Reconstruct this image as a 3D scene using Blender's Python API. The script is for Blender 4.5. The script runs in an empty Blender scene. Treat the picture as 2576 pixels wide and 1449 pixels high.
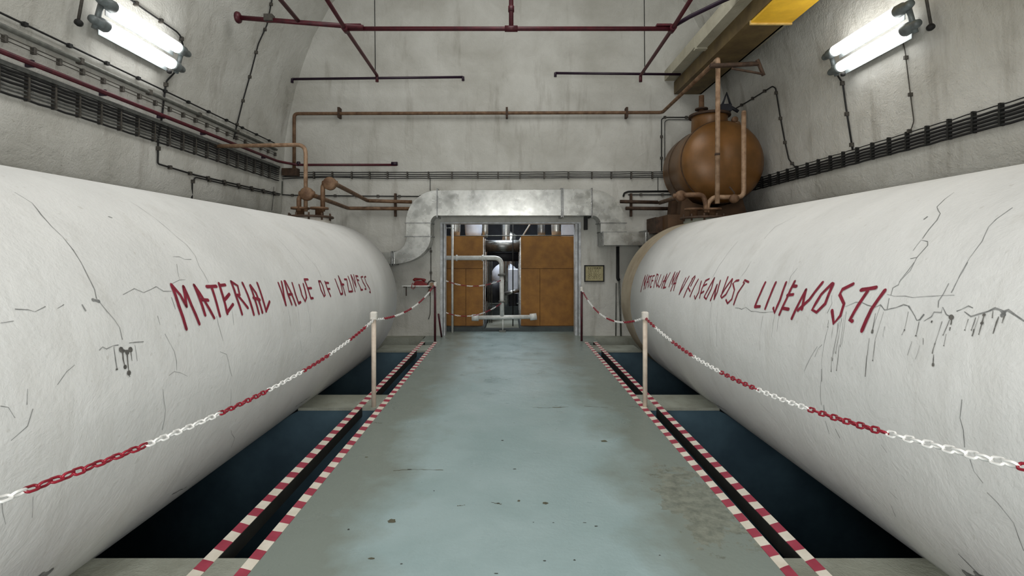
import bpy, math, random
from mathutils import Vector, Matrix
random.seed(7)
D = bpy.data
C = bpy.context.scene.collection
sc = bpy.context.scene
F = 1280.0; CX = 1280.0; CY = 640.0; EYE = 1.6
# ------------------------------------------------------------------ camera
cam_d = D.cameras.new('camera'); cam = D.objects.new('camera', cam_d); C.objects.link(cam)
cam.location = (0, 0, EYE); cam.rotation_euler = (math.pi/2, 0, 0)
cam_d.sensor_fit = 'HORIZONTAL'; cam_d.sensor_width = 36; cam_d.lens = 36*F/2576
cam_d.shift_x = 8/2576; cam_d.shift_y = -84.5/2576
cam_d.clip_start = .02; cam_d.clip_end = 100
sc.camera = cam
# ------------------------------------------------------------------ world, lights, exposure
w = D.worlds.new('world'); sc.world = w; w.use_nodes = True
w.node_tree.nodes['Background'].inputs[0].default_value = (.8, .85, .9, 1)
w.node_tree.nodes['Background'].inputs[1].default_value = .05
sc.view_settings.view_transform = 'Standard'; sc.view_settings.look = 'None'
sc.view_settings.gamma = 1; sc.view_settings.use_curve_mapping = False
sc.view_settings.exposure = 0.0
def area(name, loc, tgt, sx, sy, power, col=(1, .985, .95)):
    l = D.lights.new(name, 'AREA'); l.shape = 'RECTANGLE'; l.size = sx; l.size_y = sy
    l.energy = power; l.color = col
    o = D.objects.new(name, l); C.objects.link(o); o.location = loc
    d = Vector(tgt)-Vector(loc); o.rotation_euler = d.to_track_quat('-Z', 'Y').to_euler()
    return o
# further hall lamps on both sides; vault and rear lights are added fill
area('hall_light_left', (-3.5, .6, 5.0), (1.2, 5.0, 1.5), 1.6, .8, 30)
area('hall_light_right', (3.5, .6, 5.0), (-1.2, 5.0, 1.5), 1.6, .8, 12)
area('vault_fill_light', (0, 4.5, 7.9), (0, 4.8, 0), 3.4, 5.0, 210)  # large soft fill added overhead, no fitting modelled
area('rear_fill_light', (0, -1.8, 1.9), (0, 9.5, 1.7), 2.6, 2.2, 185)  # added fill at eye height, brightens lower tank sides and pit
area('machine_room_light', (0, 12.6, 3.7), (0, 12.4, 0), 2.6, 2.2, 160, (.85, .93, 1))
area('machine_room_front_light', (0, 10.75, 3.3), (.1, 11.1, 1.0), 2.2, .3, 14, (1, .97, .92))
TUBE_POWER = 9.0

# ------------------------------------------------------------------ materials
def nmat(name):
    m = D.materials.new(name); m.use_nodes = True
    nt = m.node_tree; b = nt.nodes['Principled BSDF']
    return m, nt, b
def N(nt, t, **k):
    n = nt.nodes.new(t)
    for a, v in k.items(): setattr(n, a, v)
    return n
def s2l(c):
    return tuple(((v/255)/12.92 if v/255 <= .04045 else ((v/255+.055)/1.055)**2.4) for v in c)
def ramp(nt, src, stops):
    r = N(nt, 'ShaderNodeValToRGB'); e = r.color_ramp.elements
    while len(e) < len(stops): e.new(.5)
    for i, (p, c) in enumerate(stops):
        e[i].position = p; e[i].color = (*c, 1) if len(c) == 3 else c
    nt.links.new(src, r.inputs[0]); return r.outputs[0]
def noise(nt, vec, scale, detail=4, rough=.6, dist=0.0):
    n = N(nt, 'ShaderNodeTexNoise'); n.inputs['Scale'].default_value = scale
    n.inputs['Detail'].default_value = detail; n.inputs['Roughness'].default_value = rough
    n.inputs['Distortion'].default_value = dist
    nt.links.new(vec, n.inputs['Vector']); return n.outputs['Fac']
def mix(nt, f, a, b, mode='MIX'):
    m = N(nt, 'ShaderNodeMix', data_type='RGBA', blend_type=mode)
    for i, v in ((0, f), (6, a), (7, b)):
        if isinstance(v, (int, float)): m.inputs[i].default_value = v
        elif isinstance(v, tuple): m.inputs[i].default_value = (*v, 1)
        else: nt.links.new(v, m.inputs[i])
    return m.outputs[2]
def math_(nt, op, a, b=None, clamp=False):
    m = N(nt, 'ShaderNodeMath', operation=op); m.use_clamp = clamp
    for i, v in ((0, a), (1, b)):
        if v is None: continue
        if isinstance(v, (int, float)): m.inputs[i].default_value = v
        else: nt.links.new(v, m.inputs[i])
    return m.outputs[0]
def scaled(nt, pos, s):
    m = N(nt, 'ShaderNodeMapping'); m.inputs['Scale'].default_value = s
    nt.links.new(pos, m.inputs['Vector']); return m.outputs['Vector']
def bump(nt, b, h, strength, dist=.01):
    n = N(nt, 'ShaderNodeBump'); n.inputs['Strength'].default_value = strength
    n.inputs['Distance'].default_value = dist
    nt.links.new(h, n.inputs['Height']); nt.links.new(n.outputs[0], b.inputs['Normal'])
def simple(name, c1, c2=None, rough=.5, metal=0.0, scale=8.0, bs=.15, emit=None, lo=.35, hi=.65, spec=.5):
    m, nt, b = nmat(name)
    b.inputs['Roughness'].default_value = rough; b.inputs['Metallic'].default_value = metal
    b.inputs['Specular IOR Level'].default_value = spec
    g = N(nt, 'ShaderNodeNewGeometry').outputs['Position']
    f = noise(nt, g, scale, 5)
    nt.links.new(ramp(nt, f, [(lo, s2l(c1)), (hi, s2l(c2 or c1))]), b.inputs['Base Color'])
    if bs: bump(nt, b, noise(nt, g, scale*5, 3), bs, .003)
    return m
def plaster(name, light, dark, stain, scale=1.0, bs=.5, streak=.25, rough=.85):
    m, nt, b = nmat(name)
    b.inputs['Roughness'].default_value = rough; b.inputs['Specular IOR Level'].default_value = .3
    g = N(nt, 'ShaderNodeNewGeometry').outputs['Position']
    base = ramp(nt, noise(nt, g, .9*scale, 6, .6, .3), [(.32, s2l(dark)), (.62, s2l(light))])
    st = noise(nt, scaled(nt, g, (2.2, 2.2, .35)), 1.6*scale, 5, .65)
    sm = ramp(nt, st, [(.55, (0, 0, 0)), (.8, (1, 1, 1))])
    c = mix(nt, math_(nt, 'MULTIPLY', sm, streak), base, s2l(stain))
    sp = ramp(nt, noise(nt, g, 24*scale, 2, .5), [(.71, (0, 0, 0)), (.76, (1, 1, 1))])
    c = mix(nt, math_(nt, 'MULTIPLY', sp, .25), c, s2l(stain))
    nt.links.new(c, b.inputs['Base Color'])
    h = math_(nt, 'ADD', noise(nt, g, 5*scale, 6, .65, .4), math_(nt, 'MULTIPLY', noise(nt, g, 45*scale, 3), .25))
    bump(nt, b, h, bs, .03)
    return m
M = {}
M['wall'] = plaster('wall_plaster', (206, 206, 201), (180, 179, 172), (112, 104, 90), 1.0, .8, .55)
M['wall_low'] = plaster('lower_wall_render', (128, 125, 118), (100, 97, 90), (72, 65, 54), 1.2, .5, .4)
M['tank'] = plaster('tank_render', (230, 231, 230), (214, 215, 214), (170, 166, 156), .9, .28, .3)
M['tank_end'] = plaster('stained_render', (178, 166, 146), (150, 136, 114), (100, 78, 50), 2.0, .5, .6)
M['concrete'] = plaster('grey_concrete', (158, 162, 152), (126, 128, 116), (92, 88, 74), 1.6, .5, .4)
M['corbel'] = plaster('corbel_concrete', (190, 186, 168), (160, 154, 136), (110, 98, 78), 1.4, .5, .4)
M['pit'] = simple('pit_paint', (72, 98, 112), (52, 74, 88), .55, 0, 1.5, .1)
M['pit_grey'] = simple('pit_concrete', (78, 86, 86), (54, 60, 62), .8, 0, 2, .2)
M['dark'] = simple('dark_void', (10, 10, 9), (14, 13, 12), .9, 0, 3, 0)
M['rail'] = simple('rail_steel', (30, 32, 30), (20, 21, 20), .7, .1, 6, .1)
M['maroon'] = simple('maroon_paint', (84, 22, 34), (62, 16, 28), .45, .1, 12, .1)
M['navy'] = simple('dark_violet_paint', (42, 18, 42), (30, 14, 34), .45, .1, 12, .1)
M['rust'] = simple('rusty_ochre_paint', (128, 100, 76), (88, 62, 42), .6, .15, 9, .5)
M['rust_light'] = simple('flaking_ochre_paint', (170, 142, 116), (128, 100, 76), .6, .1, 11, .5)
M['rust_dark'] = simple('old_rust', (80, 60, 46), (54, 40, 30), .75, .15, 14, .6)
M['vessel'] = simple('brown_vessel_paint', (128, 88, 46), (104, 72, 36), .38, .1, 3, .3)
M['base_brown'] = simple('brown_base_paint', (92, 66, 42), (66, 46, 28), .6, .05, 3, .3)
M['yellow'] = simple('yellow_crane_paint', (252, 202, 56), (236, 184, 48), .4, .1, 5, .1)
M['beam'] = simple('ochre_beam_paint', (116, 98, 62), (88, 72, 46), .6, .1, 3, .3)
M['black'] = simple('black_cable', (22, 23, 24), (14, 15, 16), .7, 0, 20, 0)
M['cablegrey'] = simple('grey_cable', (92, 94, 92), (66, 68, 66), .55, .1, 20, 0)
M['conduit'] = simple('grey_conduit', (118, 120, 114), (90, 92, 88), .5, .3, 14, .1)
M['clip'] = simple('grey_clip', (84, 80, 74), (58, 56, 52), .6, .2, 20, 0)
M['cap'] = simple('lamp_cap_grey', (118, 128, 130), (92, 96, 96), .45, .2, 10, .1)
M['white'] = simple('white_paint', (232, 230, 224), (212, 206, 196), .5, 0, 14, .1)
M['post'] = simple('cream_post_paint', (226, 212, 196), (206, 190, 174), .5, 0, 14, .15)
M['chain_w'] = simple('white_plastic', (244, 244, 242), (236, 236, 234), .35, 0, 14, 0)
M['chain_r'] = simple('red_plastic', (152, 22, 46), (134, 16, 38), .35, 0, 14, 0)
M['paint_red'] = simple('red_hand_paint', (146, 30, 56), (118, 24, 46), .5, 0, 30, 0)
M['crack'] = simple('crack_grey', (150, 151, 150), (104, 106, 106), .9, 0, 30, 0)
M['drip'] = simple('black_drip', (112, 110, 106), (74, 72, 70), .6, 0, 30, 0)
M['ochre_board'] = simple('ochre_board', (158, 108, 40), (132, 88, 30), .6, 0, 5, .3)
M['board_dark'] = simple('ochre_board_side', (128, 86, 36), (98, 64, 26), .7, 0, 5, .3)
M['pipe_white'] = simple('white_pipe_paint', (228, 230, 228), (204, 206, 202), .45, .1, 12, .15)
M['frame'] = simple('door_frame_paint', (206, 210, 214), (168, 170, 172), .5, .1, 10, .1)
M['machine_dark'] = simple('machine_dark', (44, 46, 54), (26, 28, 34), .6, .2, 4, .1)
M['sheet'] = simple('white_cabinet', (225, 232, 244), (206, 214, 228), .4, .1, 5, 0)
M['phone'] = simple('red_telephone', (132, 24, 30), (96, 16, 22), .3, 0, 20, 0)
M['paper'] = simple('yellowed_paper', (176, 168, 130), (156, 148, 112), .7, 0, 14, 0)
M['ink'] = simple('ink', (66, 60, 44), (50, 46, 34), .8, 0, 14, 0)
M['lip'] = simple('pale_lip', (232, 204, 132), (208, 172, 96), .5, 0, 14, 0)

def mk_galv(name, c1, c2):
    m, nt, b = nmat(name)
    b.inputs['Metallic'].default_value = .85
    g = N(nt, 'ShaderNodeNewGeometry').outputs['Position']
    v = N(nt, 'ShaderNodeTexVoronoi'); v.inputs['Scale'].default_value = 16; nt.links.new(g, v.inputs['Vector'])
    f = noise(nt, g, 2, 4, .5, .3)
    c = ramp(nt, f, [(.25, s2l(c1)), (.75, s2l(c2))])
    c = mix(nt, .10, c, v.outputs['Distance'])
    nt.links.new(c, b.inputs['Base Color'])
    nt.links.new(ramp(nt, noise(nt, g, 5, 4), [(.3, (.2,)*3), (.7, (.38,)*3)]), b.inputs['Roughness'])
    bump(nt, b, noise(nt, g, 2.5, 2), .2, .02)
    return m
M['galv'] = mk_galv('galvanised_sheet', (166, 168, 166), (206, 208, 204))
M['galv_dull'] = mk_galv('dull_galvanised_sheet', (112, 114, 114), (148, 150, 150))

def mk_glow():
    m, nt, b = nmat('lit_tube')
    e = N(nt, 'ShaderNodeEmission'); e.inputs[0].default_value = (1, .99, .96, 1); e.inputs[1].default_value = TUBE_POWER
    nt.links.new(e.outputs[0], nt.nodes['Material Output'].inputs[0]); return m
M['glow'] = mk_glow()
def mk_glass():
    m, nt, b = nmat('tube_glass')
    b.inputs['Base Color'].default_value = (1, 1, 1, 1); b.inputs['Roughness'].default_value = .05
    b.inputs['Transmission Weight'].default_value = 1; b.inputs['IOR'].default_value = 1.05
    b.inputs['Emission Color'].default_value = (1, .99, .97, 1); b.inputs['Emission Strength'].default_value = 0
    return m

def mk_floor():
    m, nt, b = nmat('pale_blue_floor_paint')
    g = N(nt, 'ShaderNodeNewGeometry').outputs['Position']
    sx = N(nt, 'ShaderNodeSeparateXYZ'); nt.links.new(g, sx.inputs[0])
    paint = ramp(nt, noise(nt, g, 1.3, 6, .6, .3), [(.3, s2l((142, 164, 166))), (.7, s2l((160, 180, 183)))])
    ax = math_(nt, 'ABSOLUTE', math_(nt, 'SUBTRACT', sx.outputs[0], .02))
    wob = math_(nt, 'MULTIPLY', math_(nt, 'SUBTRACT', noise(nt, g, 1.5, 5, .6), .5), 1.1)
    edge = ramp(nt, math_(nt, 'ADD', ax, wob), [(.62, (0, 0, 0)), (1.3, (1, 1, 1))])
    c = mix(nt, math_(nt, 'MULTIPLY', edge, .85), paint, s2l((120, 127, 118)))
    # worn patch on the right-hand edge of the aisle
    dx = math_(nt, 'MULTIPLY', math_(nt, 'SUBTRACT', sx.outputs[0], 1.2), 2.4)
    dy = math_(nt, 'MULTIPLY', math_(nt, 'SUBTRACT', sx.outputs[1], 3.3), .9)
    d2 = math_(nt, 'ADD', math_(nt, 'MULTIPLY', dx, dx), math_(nt, 'MULTIPLY', dy, dy))
    d2 = math_(nt, 'ADD', d2, math_(nt, 'MULTIPLY', noise(nt, g, 6, 6, .7), 1.5))
    worn = ramp(nt, d2, [(.95, (1, 1, 1)), (1.5, (0, 0, 0))])
    wc = ramp(nt, noise(nt, g, 14, 5, .7), [(.35, s2l((92, 96, 86))), (.62, s2l((138, 141, 128)))])
    c = mix(nt, math_(nt, 'MULTIPLY', worn, .8), c, wc)
    # chips and scratches
    ch = ramp(nt, noise(nt, scaled(nt, g, (1.0, 2.6, 1)), 7, 3, .6), [(.73, (0, 0, 0)), (.745, (1, 1, 1))])
    c = mix(nt, math_(nt, 'MULTIPLY', ch, .55), c, s2l((92, 92, 78)))
    nt.links.new(c, b.inputs['Base Color'])
    nt.links.new(ramp(nt, math_(nt, 'ADD', noise(nt, g, 3, 5), math_(nt, 'MULTIPLY', worn, .25)), [(.3, (.24,)*3), (.8, (.55,)*3)]), b.inputs['Roughness'])
    b.inputs['Specular IOR Level'].default_value = .5
    bump(nt, b, math_(nt, 'ADD', noise(nt, g, 3, 5, .6), math_(nt, 'MULTIPLY', noise(nt, g, 30, 3), .1)), .35, .02)
    return m
M['floor'] = mk_floor()
def mk_tape():
    m, nt, b = nmat('red_white_tape')
    b.inputs['Roughness'].default_value = .45
    g = N(nt, 'ShaderNodeNewGeometry').outputs['Position']
    sx = N(nt, 'ShaderNodeSeparateXYZ'); nt.links.new(g, sx.inputs[0])
    ax = math_(nt, 'ABSOLUTE', sx.outputs[0])
    v = math_(nt, 'ADD', sx.outputs[1], math_(nt, 'MULTIPLY', ax, -.35))
    v = math_(nt, 'ADD', v, math_(nt, 'MULTIPLY', noise(nt, g, 3, 2), .05))
    fr = math_(nt, 'FRACT', math_(nt, 'MULTIPLY', v, 1/.178))
    t = ramp(nt, fr, [(.49, (0, 0, 0)), (.51, (1, 1, 1))])
    n = noise(nt, g, 9, 5)
    red = ramp(nt, n, [(.3, s2l((150, 44, 66))), (.7, s2l((172, 62, 84)))])
    wh = ramp(nt, n, [(.3, s2l((214, 206, 190))), (.7, s2l((236, 230, 218)))])
    nt.links.new(mix(nt, t, wh, red), b.inputs['Base Color'])
    return m
M['tape'] = mk_tape()

# ------------------------------------------------------------------ mesh helpers
class MB:
    def __init__(s): s.v = []; s.f = []; s.sm = []
    def add(s, vs, fs, smooth=False):
        o = len(s.v); s.v += [tuple(v) for v in vs]; s.f += [tuple(i+o for i in f) for f in fs]
        s.sm += ([smooth]*len(fs) if isinstance(smooth, bool) else list(smooth)); return s
    def box(s, x0, x1, y0, y1, z0, z1):
        v = [(x, y, z) for z in (z0, z1) for y in (y0, y1) for x in (x0, x1)]
        return s.add(v, [(0, 2, 3, 1), (4, 5, 7, 6), (0, 1, 5, 4), (2, 6, 7, 3), (0, 4, 6, 2), (1, 3, 7, 5)])
    def bbox(s, x0, x1, y0, y1, z0, z1, b=.01):      # box with chamfered upright and top edges
        pts = [(x0+b, y0), (x1-b, y0), (x1, y0+b), (x1, y1-b), (x1-b, y1), (x0+b, y1), (x0, y1-b), (x0, y0+b)]
        cx, cy = (x0+x1)/2, (y0+y1)/2
        sx, sy = (x1-x0-2*b)/(x1-x0), (y1-y0-2*b)/(y1-y0)
        v = [(x, y, z0) for x, y in pts]+[(x, y, z1-b) for x, y in pts]+[(cx+(x-cx)*sx, cy+(y-cy)*sy, z1) for x, y in pts]
        f = [tuple(range(7, -1, -1)), tuple(range(16, 24))]
        for r in (0, 8):
            f += [(r+i, r+(i+1) % 8, r+8+(i+1) % 8, r+8+i) for i in range(8)]
        return s.add(v, f)
    def tube(s, pts, r, n=10, caps=True, fillet=0.0):
        pts = [Vector(p) for p in pts]
        if fillet:
            q = [pts[0]]
            for i in range(1, len(pts)-1):
                a, p, b = pts[i-1], pts[i], pts[i+1]
                d1 = (a-p); d2 = (b-p); L = min(fillet, d1.length*.45, d2.length*.45)
                if d1.normalized().dot(d2.normalized()) < -.999: q.append(p); continue
                A = p+d1.normalized()*L; B = p+d2.normalized()*L
                for k in range(7):
                    t = k/6; q.append(A*(1-t)**2+p*2*t*(1-t)+B*t*t)
            q.append(pts[-1]); pts = q
        m = len(pts); rad = r if isinstance(r, (list, tuple)) else [r]*m
        T = []
        for i in range(m):
            t = (pts[min(i+1, m-1)]-pts[max(i-1, 0)]); T.append(t.normalized())
        up = Vector((0, 0, 1)) if abs(T[0].z) < .9 else Vector((1, 0, 0))
        u = (up-T[0]*up.dot(T[0])).normalized(); vs = []
        for i in range(m):
            u = (u-T[i]*u.dot(T[i])).normalized(); w_ = T[i].cross(u)
            for k in range(n):
                a = 2*math.pi*k/n; vs.append(pts[i]+(u*math.cos(a)+w_*math.sin(a))*rad[i])
        fs = [(i*n+k, i*n+(k+1) % n, (i+1)*n+(k+1) % n, (i+1)*n+k) for i in range(m-1) for k in range(n)]
        sm = [True]*len(fs)
        if caps: fs += [tuple(range(n-1, -1, -1)), tuple((m-1)*n+k for k in range(n))]; sm += [False]*2
        return s.add(vs, fs, sm)
    def lathe(s, prof, origin, axis='z', n=32, smooth=True):   # prof: (radius, height)
        vs = []; o = Vector(origin)
        for r, h in prof:
            for k in range(n):
                a = 2*math.pi*k/n; c, d = r*math.cos(a), r*math.sin(a)
                vs.append(o+Vector({'z': (c, d, h), 'y': (d, h, c), 'x': (h, c, d)}[axis]))
        fs = [(i*n+k, i*n+(k+1) % n, (i+1)*n+(k+1) % n, (i+1)*n+k) for i in range(len(prof)-1) for k in range(n)]
        sm = [smooth]*len(fs)
        if prof[0][0] > 1e-4: fs.append(tuple(range(n-1, -1, -1))); sm.append(False)
        if prof[-1][0] > 1e-4: fs.append(tuple((len(prof)-1)*n+k for k in range(n))); sm.append(False)
        return s.add(vs, fs, sm)
    def cyl(s, p0, p1, r, n=16): return s.tube([p0, p1], r, n)
    def prism(s, poly, y0, y1, smooth_side=False):   # poly in (x,z), extruded along y
        n = len(poly); vs = [(x, y0, z) for x, z in poly]+[(x, y1, z) for x, z in poly]
        fs = [tuple(range(n)), tuple(range(2*n-1, n-1, -1))]+[(i, n+i, n+(i+1) % n, (i+1) % n) for i in range(n)]
        return s.add(vs, fs, [False, False]+[smooth_side]*n)
    def build(s, name, mat, parent=None, label=None, cat=None, group=None, kind=None, recenter=True):
        me = D.meshes.new(name); v = s.v
        loc = Vector((0, 0, 0))
        if parent is None and recenter:
            xs = [p[0] for p in v]; ys = [p[1] for p in v]; zs = [p[2] for p in v]
            loc = Vector(((min(xs)+max(xs))/2, (min(ys)+max(ys))/2, min(zs)))
        wl = WL.get(parent.name, Vector()) if parent else Vector()
        off = loc+wl
        me.from_pydata([(p[0]-off.x, p[1]-off.y, p[2]-off.z) for p in v], [], s.f)
        me.polygons.foreach_set('use_smooth', s.sm)
        me.validate(); me.update()
        if mat is not None: me.materials.append(mat if not isinstance(mat, str) else M[mat])
        o = D.objects.new(name, me); C.objects.link(o); o.location = loc
        WL[o.name] = off.copy()
        if parent: o.parent = parent
        tag(o, label, cat, group, kind); return o
WL = {}
def tag(o, label=None, cat=None, group=None, kind=None):
    if label: o['label'] = label
    if cat: o['category'] = cat
    if group: o['group'] = group
    if kind: o['kind'] = kind
def thing(name, loc, label, cat, group=None):
    o = D.objects.new(name, None); C.objects.link(o); o.location = loc; o.empty_display_size = .1
    WL[o.name] = Vector(loc); tag(o, label, cat, group); return o
# rays from the eye point, to carry measured directions onto real surfaces
def at(px, py, Y): return Vector(((px-CX)*Y/F, Y, EYE-(py-CY)*Y/F))
PROF = [(4.52, -1.7), (4.52, 2.36), (4.46, 2.44), (4.44, 3.0), (4.4, 3.8), (4.32, 4.3), (4.18, 4.9), (4.04, 5.35), (3.85, 5.86),
        (3.5, 6.5), (3.05, 7.05), (2.4, 7.55), (1.6, 7.95), (.8, 8.17), (0, 8.25)]
def wallx(z):
    for (x0, z0), (x1, z1) in zip(PROF, PROF[1:]):
        if z0 <= z <= z1: return x0+(x1-x0)*(z-z0)/(z1-z0)
    return 4.5
def onwall(px, py, off=.02):      # direction -> point just off the side wall / vault
    a = abs((px-CX)/F); b = (CY-py)/F; sgn = 1 if px > CX else -1
    t = 4.0/a
    for _ in range(30):
        t = (wallx(EYE+b*t)-off)/a
    return Vector((sgn*a*t, t, EYE+b*t))
WY = 10.0
def onback(px, py, off=.03): return at(px, py, WY-off)

# ------------------------------------------------------------------ structure
def shell(sgn, z0, z1, y0=-6.0, y1=10.3):
    p = [(x, z) for x, z in PROF if z0-1e-6 <= z <= z1+1e-6]
    mb = MB(); ys = [y0, y1]
    th = .35
    vs = []
    for y in ys:
        for x, z in p: vs.append((sgn*x, y, z))
    n = len(p); f = [(i, i+1, n+i+1, n+i) for i in range(n-1)]
    mb.add(vs, f, True)
    out = [(sgn*(x+th), y, z+(th if z > 5 else 0)*.6) for y in ys for x, z in p]
    mb.add(out, [(i, n+i, n+i+1, i+1) for i in range(n-1)], True)
    return mb
for sgn, side in ((-1, 'left'), (1, 'right')):
    shell(sgn, -1.7, 2.37).build('wall_lower_'+side, 'wall_low', kind='structure')
    shell(sgn, 2.36, 6.5).build('wall_'+side, 'wall', kind='structure')
mb = MB(); pc = [(-x, z) for x, z in PROF if z > 6.4]+[(x, z) for x, z in PROF[::-1][1:] if z > 6.4]
pc2 = [(x*1.05, z+.35) for x, z in pc]
n = len(pc)
for y0, y1 in ((-6, 10.3),):
    mb.add([(x, y, z) for y in (y0, y1) for x, z in pc], [(i, n+i, n+i+1, i+1) for i in range(n-1)], True)
    mb.add([(x, y, z) for y in (y0, y1) for x, z in pc2], [(i, i+1, n+i+1, n+i) for i in range(n-1)], True)
mb.build('ceiling', 'wall', kind='structure')
DX0, DX1, DZ = -1.345, 1.415, 2.235
mb = MB().box(-5, DX0, WY, WY+.3, -1.7, 8.7).box(DX1, 5, WY, WY+.3, -1.7, 8.7).box(DX0, DX1, WY, WY+.3, DZ, 8.7)
mb.build('wall_back', 'wall', kind='structure')
MB().box(-5, 5, -6.3, -6, -1.7, 8.7).build('wall_front', 'wall', kind='structure')
# aisle slab and its carrying walls
MB().box(-1.37, 1.445, -6, 9.3, -.16, 0).box(-1.62, 1.64, 9.3, 10.0, -.16, 0).box(-1.62, 1.64, 10.0, 10.6, -.2, 0).build('floor', 'floor', kind='structure')
MB().box(-1.3, -1.2, -6, 10, -1.7, -.16).build('trim_1', 'pit_grey', kind='structure')
MB().box(1.2, 1.3, -6, 10, -1.7, -.16).build('trim_2', 'pit_grey', kind='structure')
MB().box(-4.6, 4.6, -6, 10, -1.8, -1.7).build('floor_pit', 'pit_grey', kind='structure')
MB().box(-4.6, -1.64, 9.72, 10, -1.7, 0).build('trim_3', 'concrete', kind='structure')
MB().box(1.64, 4.6, 9.72, 10, -1.7, 0).build('trim_4', 'concrete', kind='structure')
TX, TZ, TR = 3.0, .90, 1.21
k = 5
for sgn in (-1, 1):
    for y0, y1 in ((-3.98, -3.5), (-.88, -.4), (2.2, 2.68), (5.31, 5.80), (8.46, 8.98)):
        # saddle beam: top cut to the round of the tank
        pts = [(1.3, 0.0)]
        a0 = math.asin((0-TZ)/(TR+.005))
        xs = (TR+.005)*math.cos(a0)
        arc = []
        for i in range(17):
            a = math.pi-a0+(2*a0+math.pi-math.pi+0)*0
            th0 = math.atan2(-TZ, -xs); th1 = math.atan2(-TZ, xs)
            th = th0+(th1-th0)*i/16
            arc.append((TX+(TR+.005)*math.cos(th), TZ+(TR+.005)*math.sin(th)))
        top = [(1.3, 0.0)]+arc+[(4.5, 0.0)]
        low = [(x, z-.02) for x, z in top]
        poly = top+[(4.5, -.30), (1.3, -.30)]
        bot = [(1.3, -.30), (4.5, -.30), (4.5, -1.7), (1.3, -1.7)]
        # keep the arc above the bottom edge of the cap
        xa = 1.37 if sgn < 0 else 1.445
        poly = [(xa*sgn, -.03)]+[(x*sgn, z-.03 if i in (0, 16) else z) for i, (x, z) in enumerate(arc)]+[(4.5*sgn, -.03), (4.5*sgn, -1.7), (xa*sgn, -1.7)]
        cap = MB().box(*sorted((xa*sgn, 2.2*sgn)), y0, y1, -.03, 0).box(*sorted((3.8*sgn, 4.5*sgn)), y0, y1, -.03, 0); bm = MB().prism(poly, y0+.01, y1-.01)
        k += 1
        o = cap.build('trim_%d' % k, 'concrete', kind='structure')
        k += 1
        bm.build('trim_%d' % k, 'pit', kind='structure')
# steel edge rails carrying the outer tapes
for sgn in (-1, 1):
    x0, x1 = (1.53, 1.605) if sgn < 0 else (1.54, 1.61)
    for y0, y1 in ((-6, -3.98), (-3.5, -.88), (-.4, 2.2), (2.68, 5.31), (5.80, 8.46), (8.98, 9.3)):
        k += 1
        a, b = sorted((sgn*x0, sgn*x1))
        MB().box(a, b, y0, y1, -.09, -.001).build('trim_%d' % k, 'rail', kind='structure')
# tapes
def tape(x0, x1, label):
    MB().box(x0, x1, -2, 9.3, .0005, .003).build('marking_tape', 'tape', label=label, cat='tape', group='red and white floor tapes')
tape(-1.368, -1.303, 'red and white striped tape on the left edge of the blue aisle floor')
tape(-1.603, -1.533, 'outer striped tape beyond the black slot left of the aisle')
tape(1.378, 1.440, 'red and white striped tape on the right edge of the blue aisle floor')
tape(1.543, 1.608, 'outer striped tape beyond the black slot right of the aisle')

# chips, stains and cracks in the floor paint
fl_ = D.objects['floor']
def blob(px, py, rx, ry, mat, name='paint_chip'):
    d = EYE*F/(py-CY); cx = (px-CX)*d/F; cy = d; n_ = 14
    pts = []
    for i in range(n_):
        a = 2*math.pi*i/n_; k_ = random.uniform(.65, 1.1); pts.append((cx+rx*k_*math.cos(a), cy+ry*k_*math.sin(a)))
    MB().add([(x, y, .0008) for x, y in pts], [tuple(range(n_))]).build(name, mat, fl_)
def fcrack(pts):
    q = []
    for px, py in pts:
        d = EYE*F/(py-CY); q.append(((px-CX)*d/F, d))
    r_ = []
    for (x0, y0), (x1, y1) in zip(q, q[1:]):
        for i in range(8): r_.append((x0+(x1-x0)*i/8, y0+(y1-y0)*i/8+random.uniform(-.008, .008)))
    r_.append(q[-1]); vs = []
    for x, y in r_:
        h = random.uniform(.001, .005); vs += [(x, y-h, .0007), (x, y+h, .0007)]
    MB().add(vs, [(2*i, 2*i+2, 2*i+3, 2*i+1) for i in range(len(r_)-1)]).build('floor_crack', 'stain', fl_)
M['stain'] = simple('floor_stain', (96, 96, 78), (74, 72, 58), .7, 0, 20, 0)
M['chip'] = simple('floor_chip', (62, 66, 62), (46, 48, 44), .8, 0, 20, 0)
for a_ in ((985, 1311, .03, .03, 'stain'), (1520, 1110, .032, .026, 'stain'), (1305, 1260, .012, .014, 'stain'), (1372, 1266, .02, .018, 'stain'),
           (1264, 1108, .013, .010, 'chip'), (1253, 1266, .014, .006, 'chip'), (1295, 1180, .014, .008, 'chip'), (1030, 1181, .022, .008, 'chip'), (1092, 1235, .006, .006, 'chip'),
           (1342, 1314, .006, .004, 'chip'), (1392, 1315, .008, .004, 'chip'), (1471, 1315, .012, .004, 'chip'), (1010, 1419, .008, .005, 'chip'), (1248, 1443, .012, .004, 'chip'), (1370, 1411, .008, .006, 'chip'),
           (1445, 1409, .007, .006, 'chip'), (1660, 1397, .006, .004, 'chip'), (922, 1150, .016, .010, 'stain'), (1400, 1025, .06, .012, 'stain'), (935, 1405, .02, .01, 'stain'), (1500, 1324, .012, .006, 'chip'), (877, 1332, .008, .008, 'chip')):
    blob(*a_)
fcrack([(1340, 1025), (1375, 1026), (1430, 1023)]); fcrack([(1470, 1022), (1530, 1025)]); fcrack([(1575, 1021), (1610, 1024)])
fcrack([(990, 1183), (1050, 1181), (1115, 1183)]); fcrack([(1150, 1272), (1170, 1271)]); fcrack([(1235, 1263), (1262, 1268)]); fcrack([(940, 1063), (960, 1065)])
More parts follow.
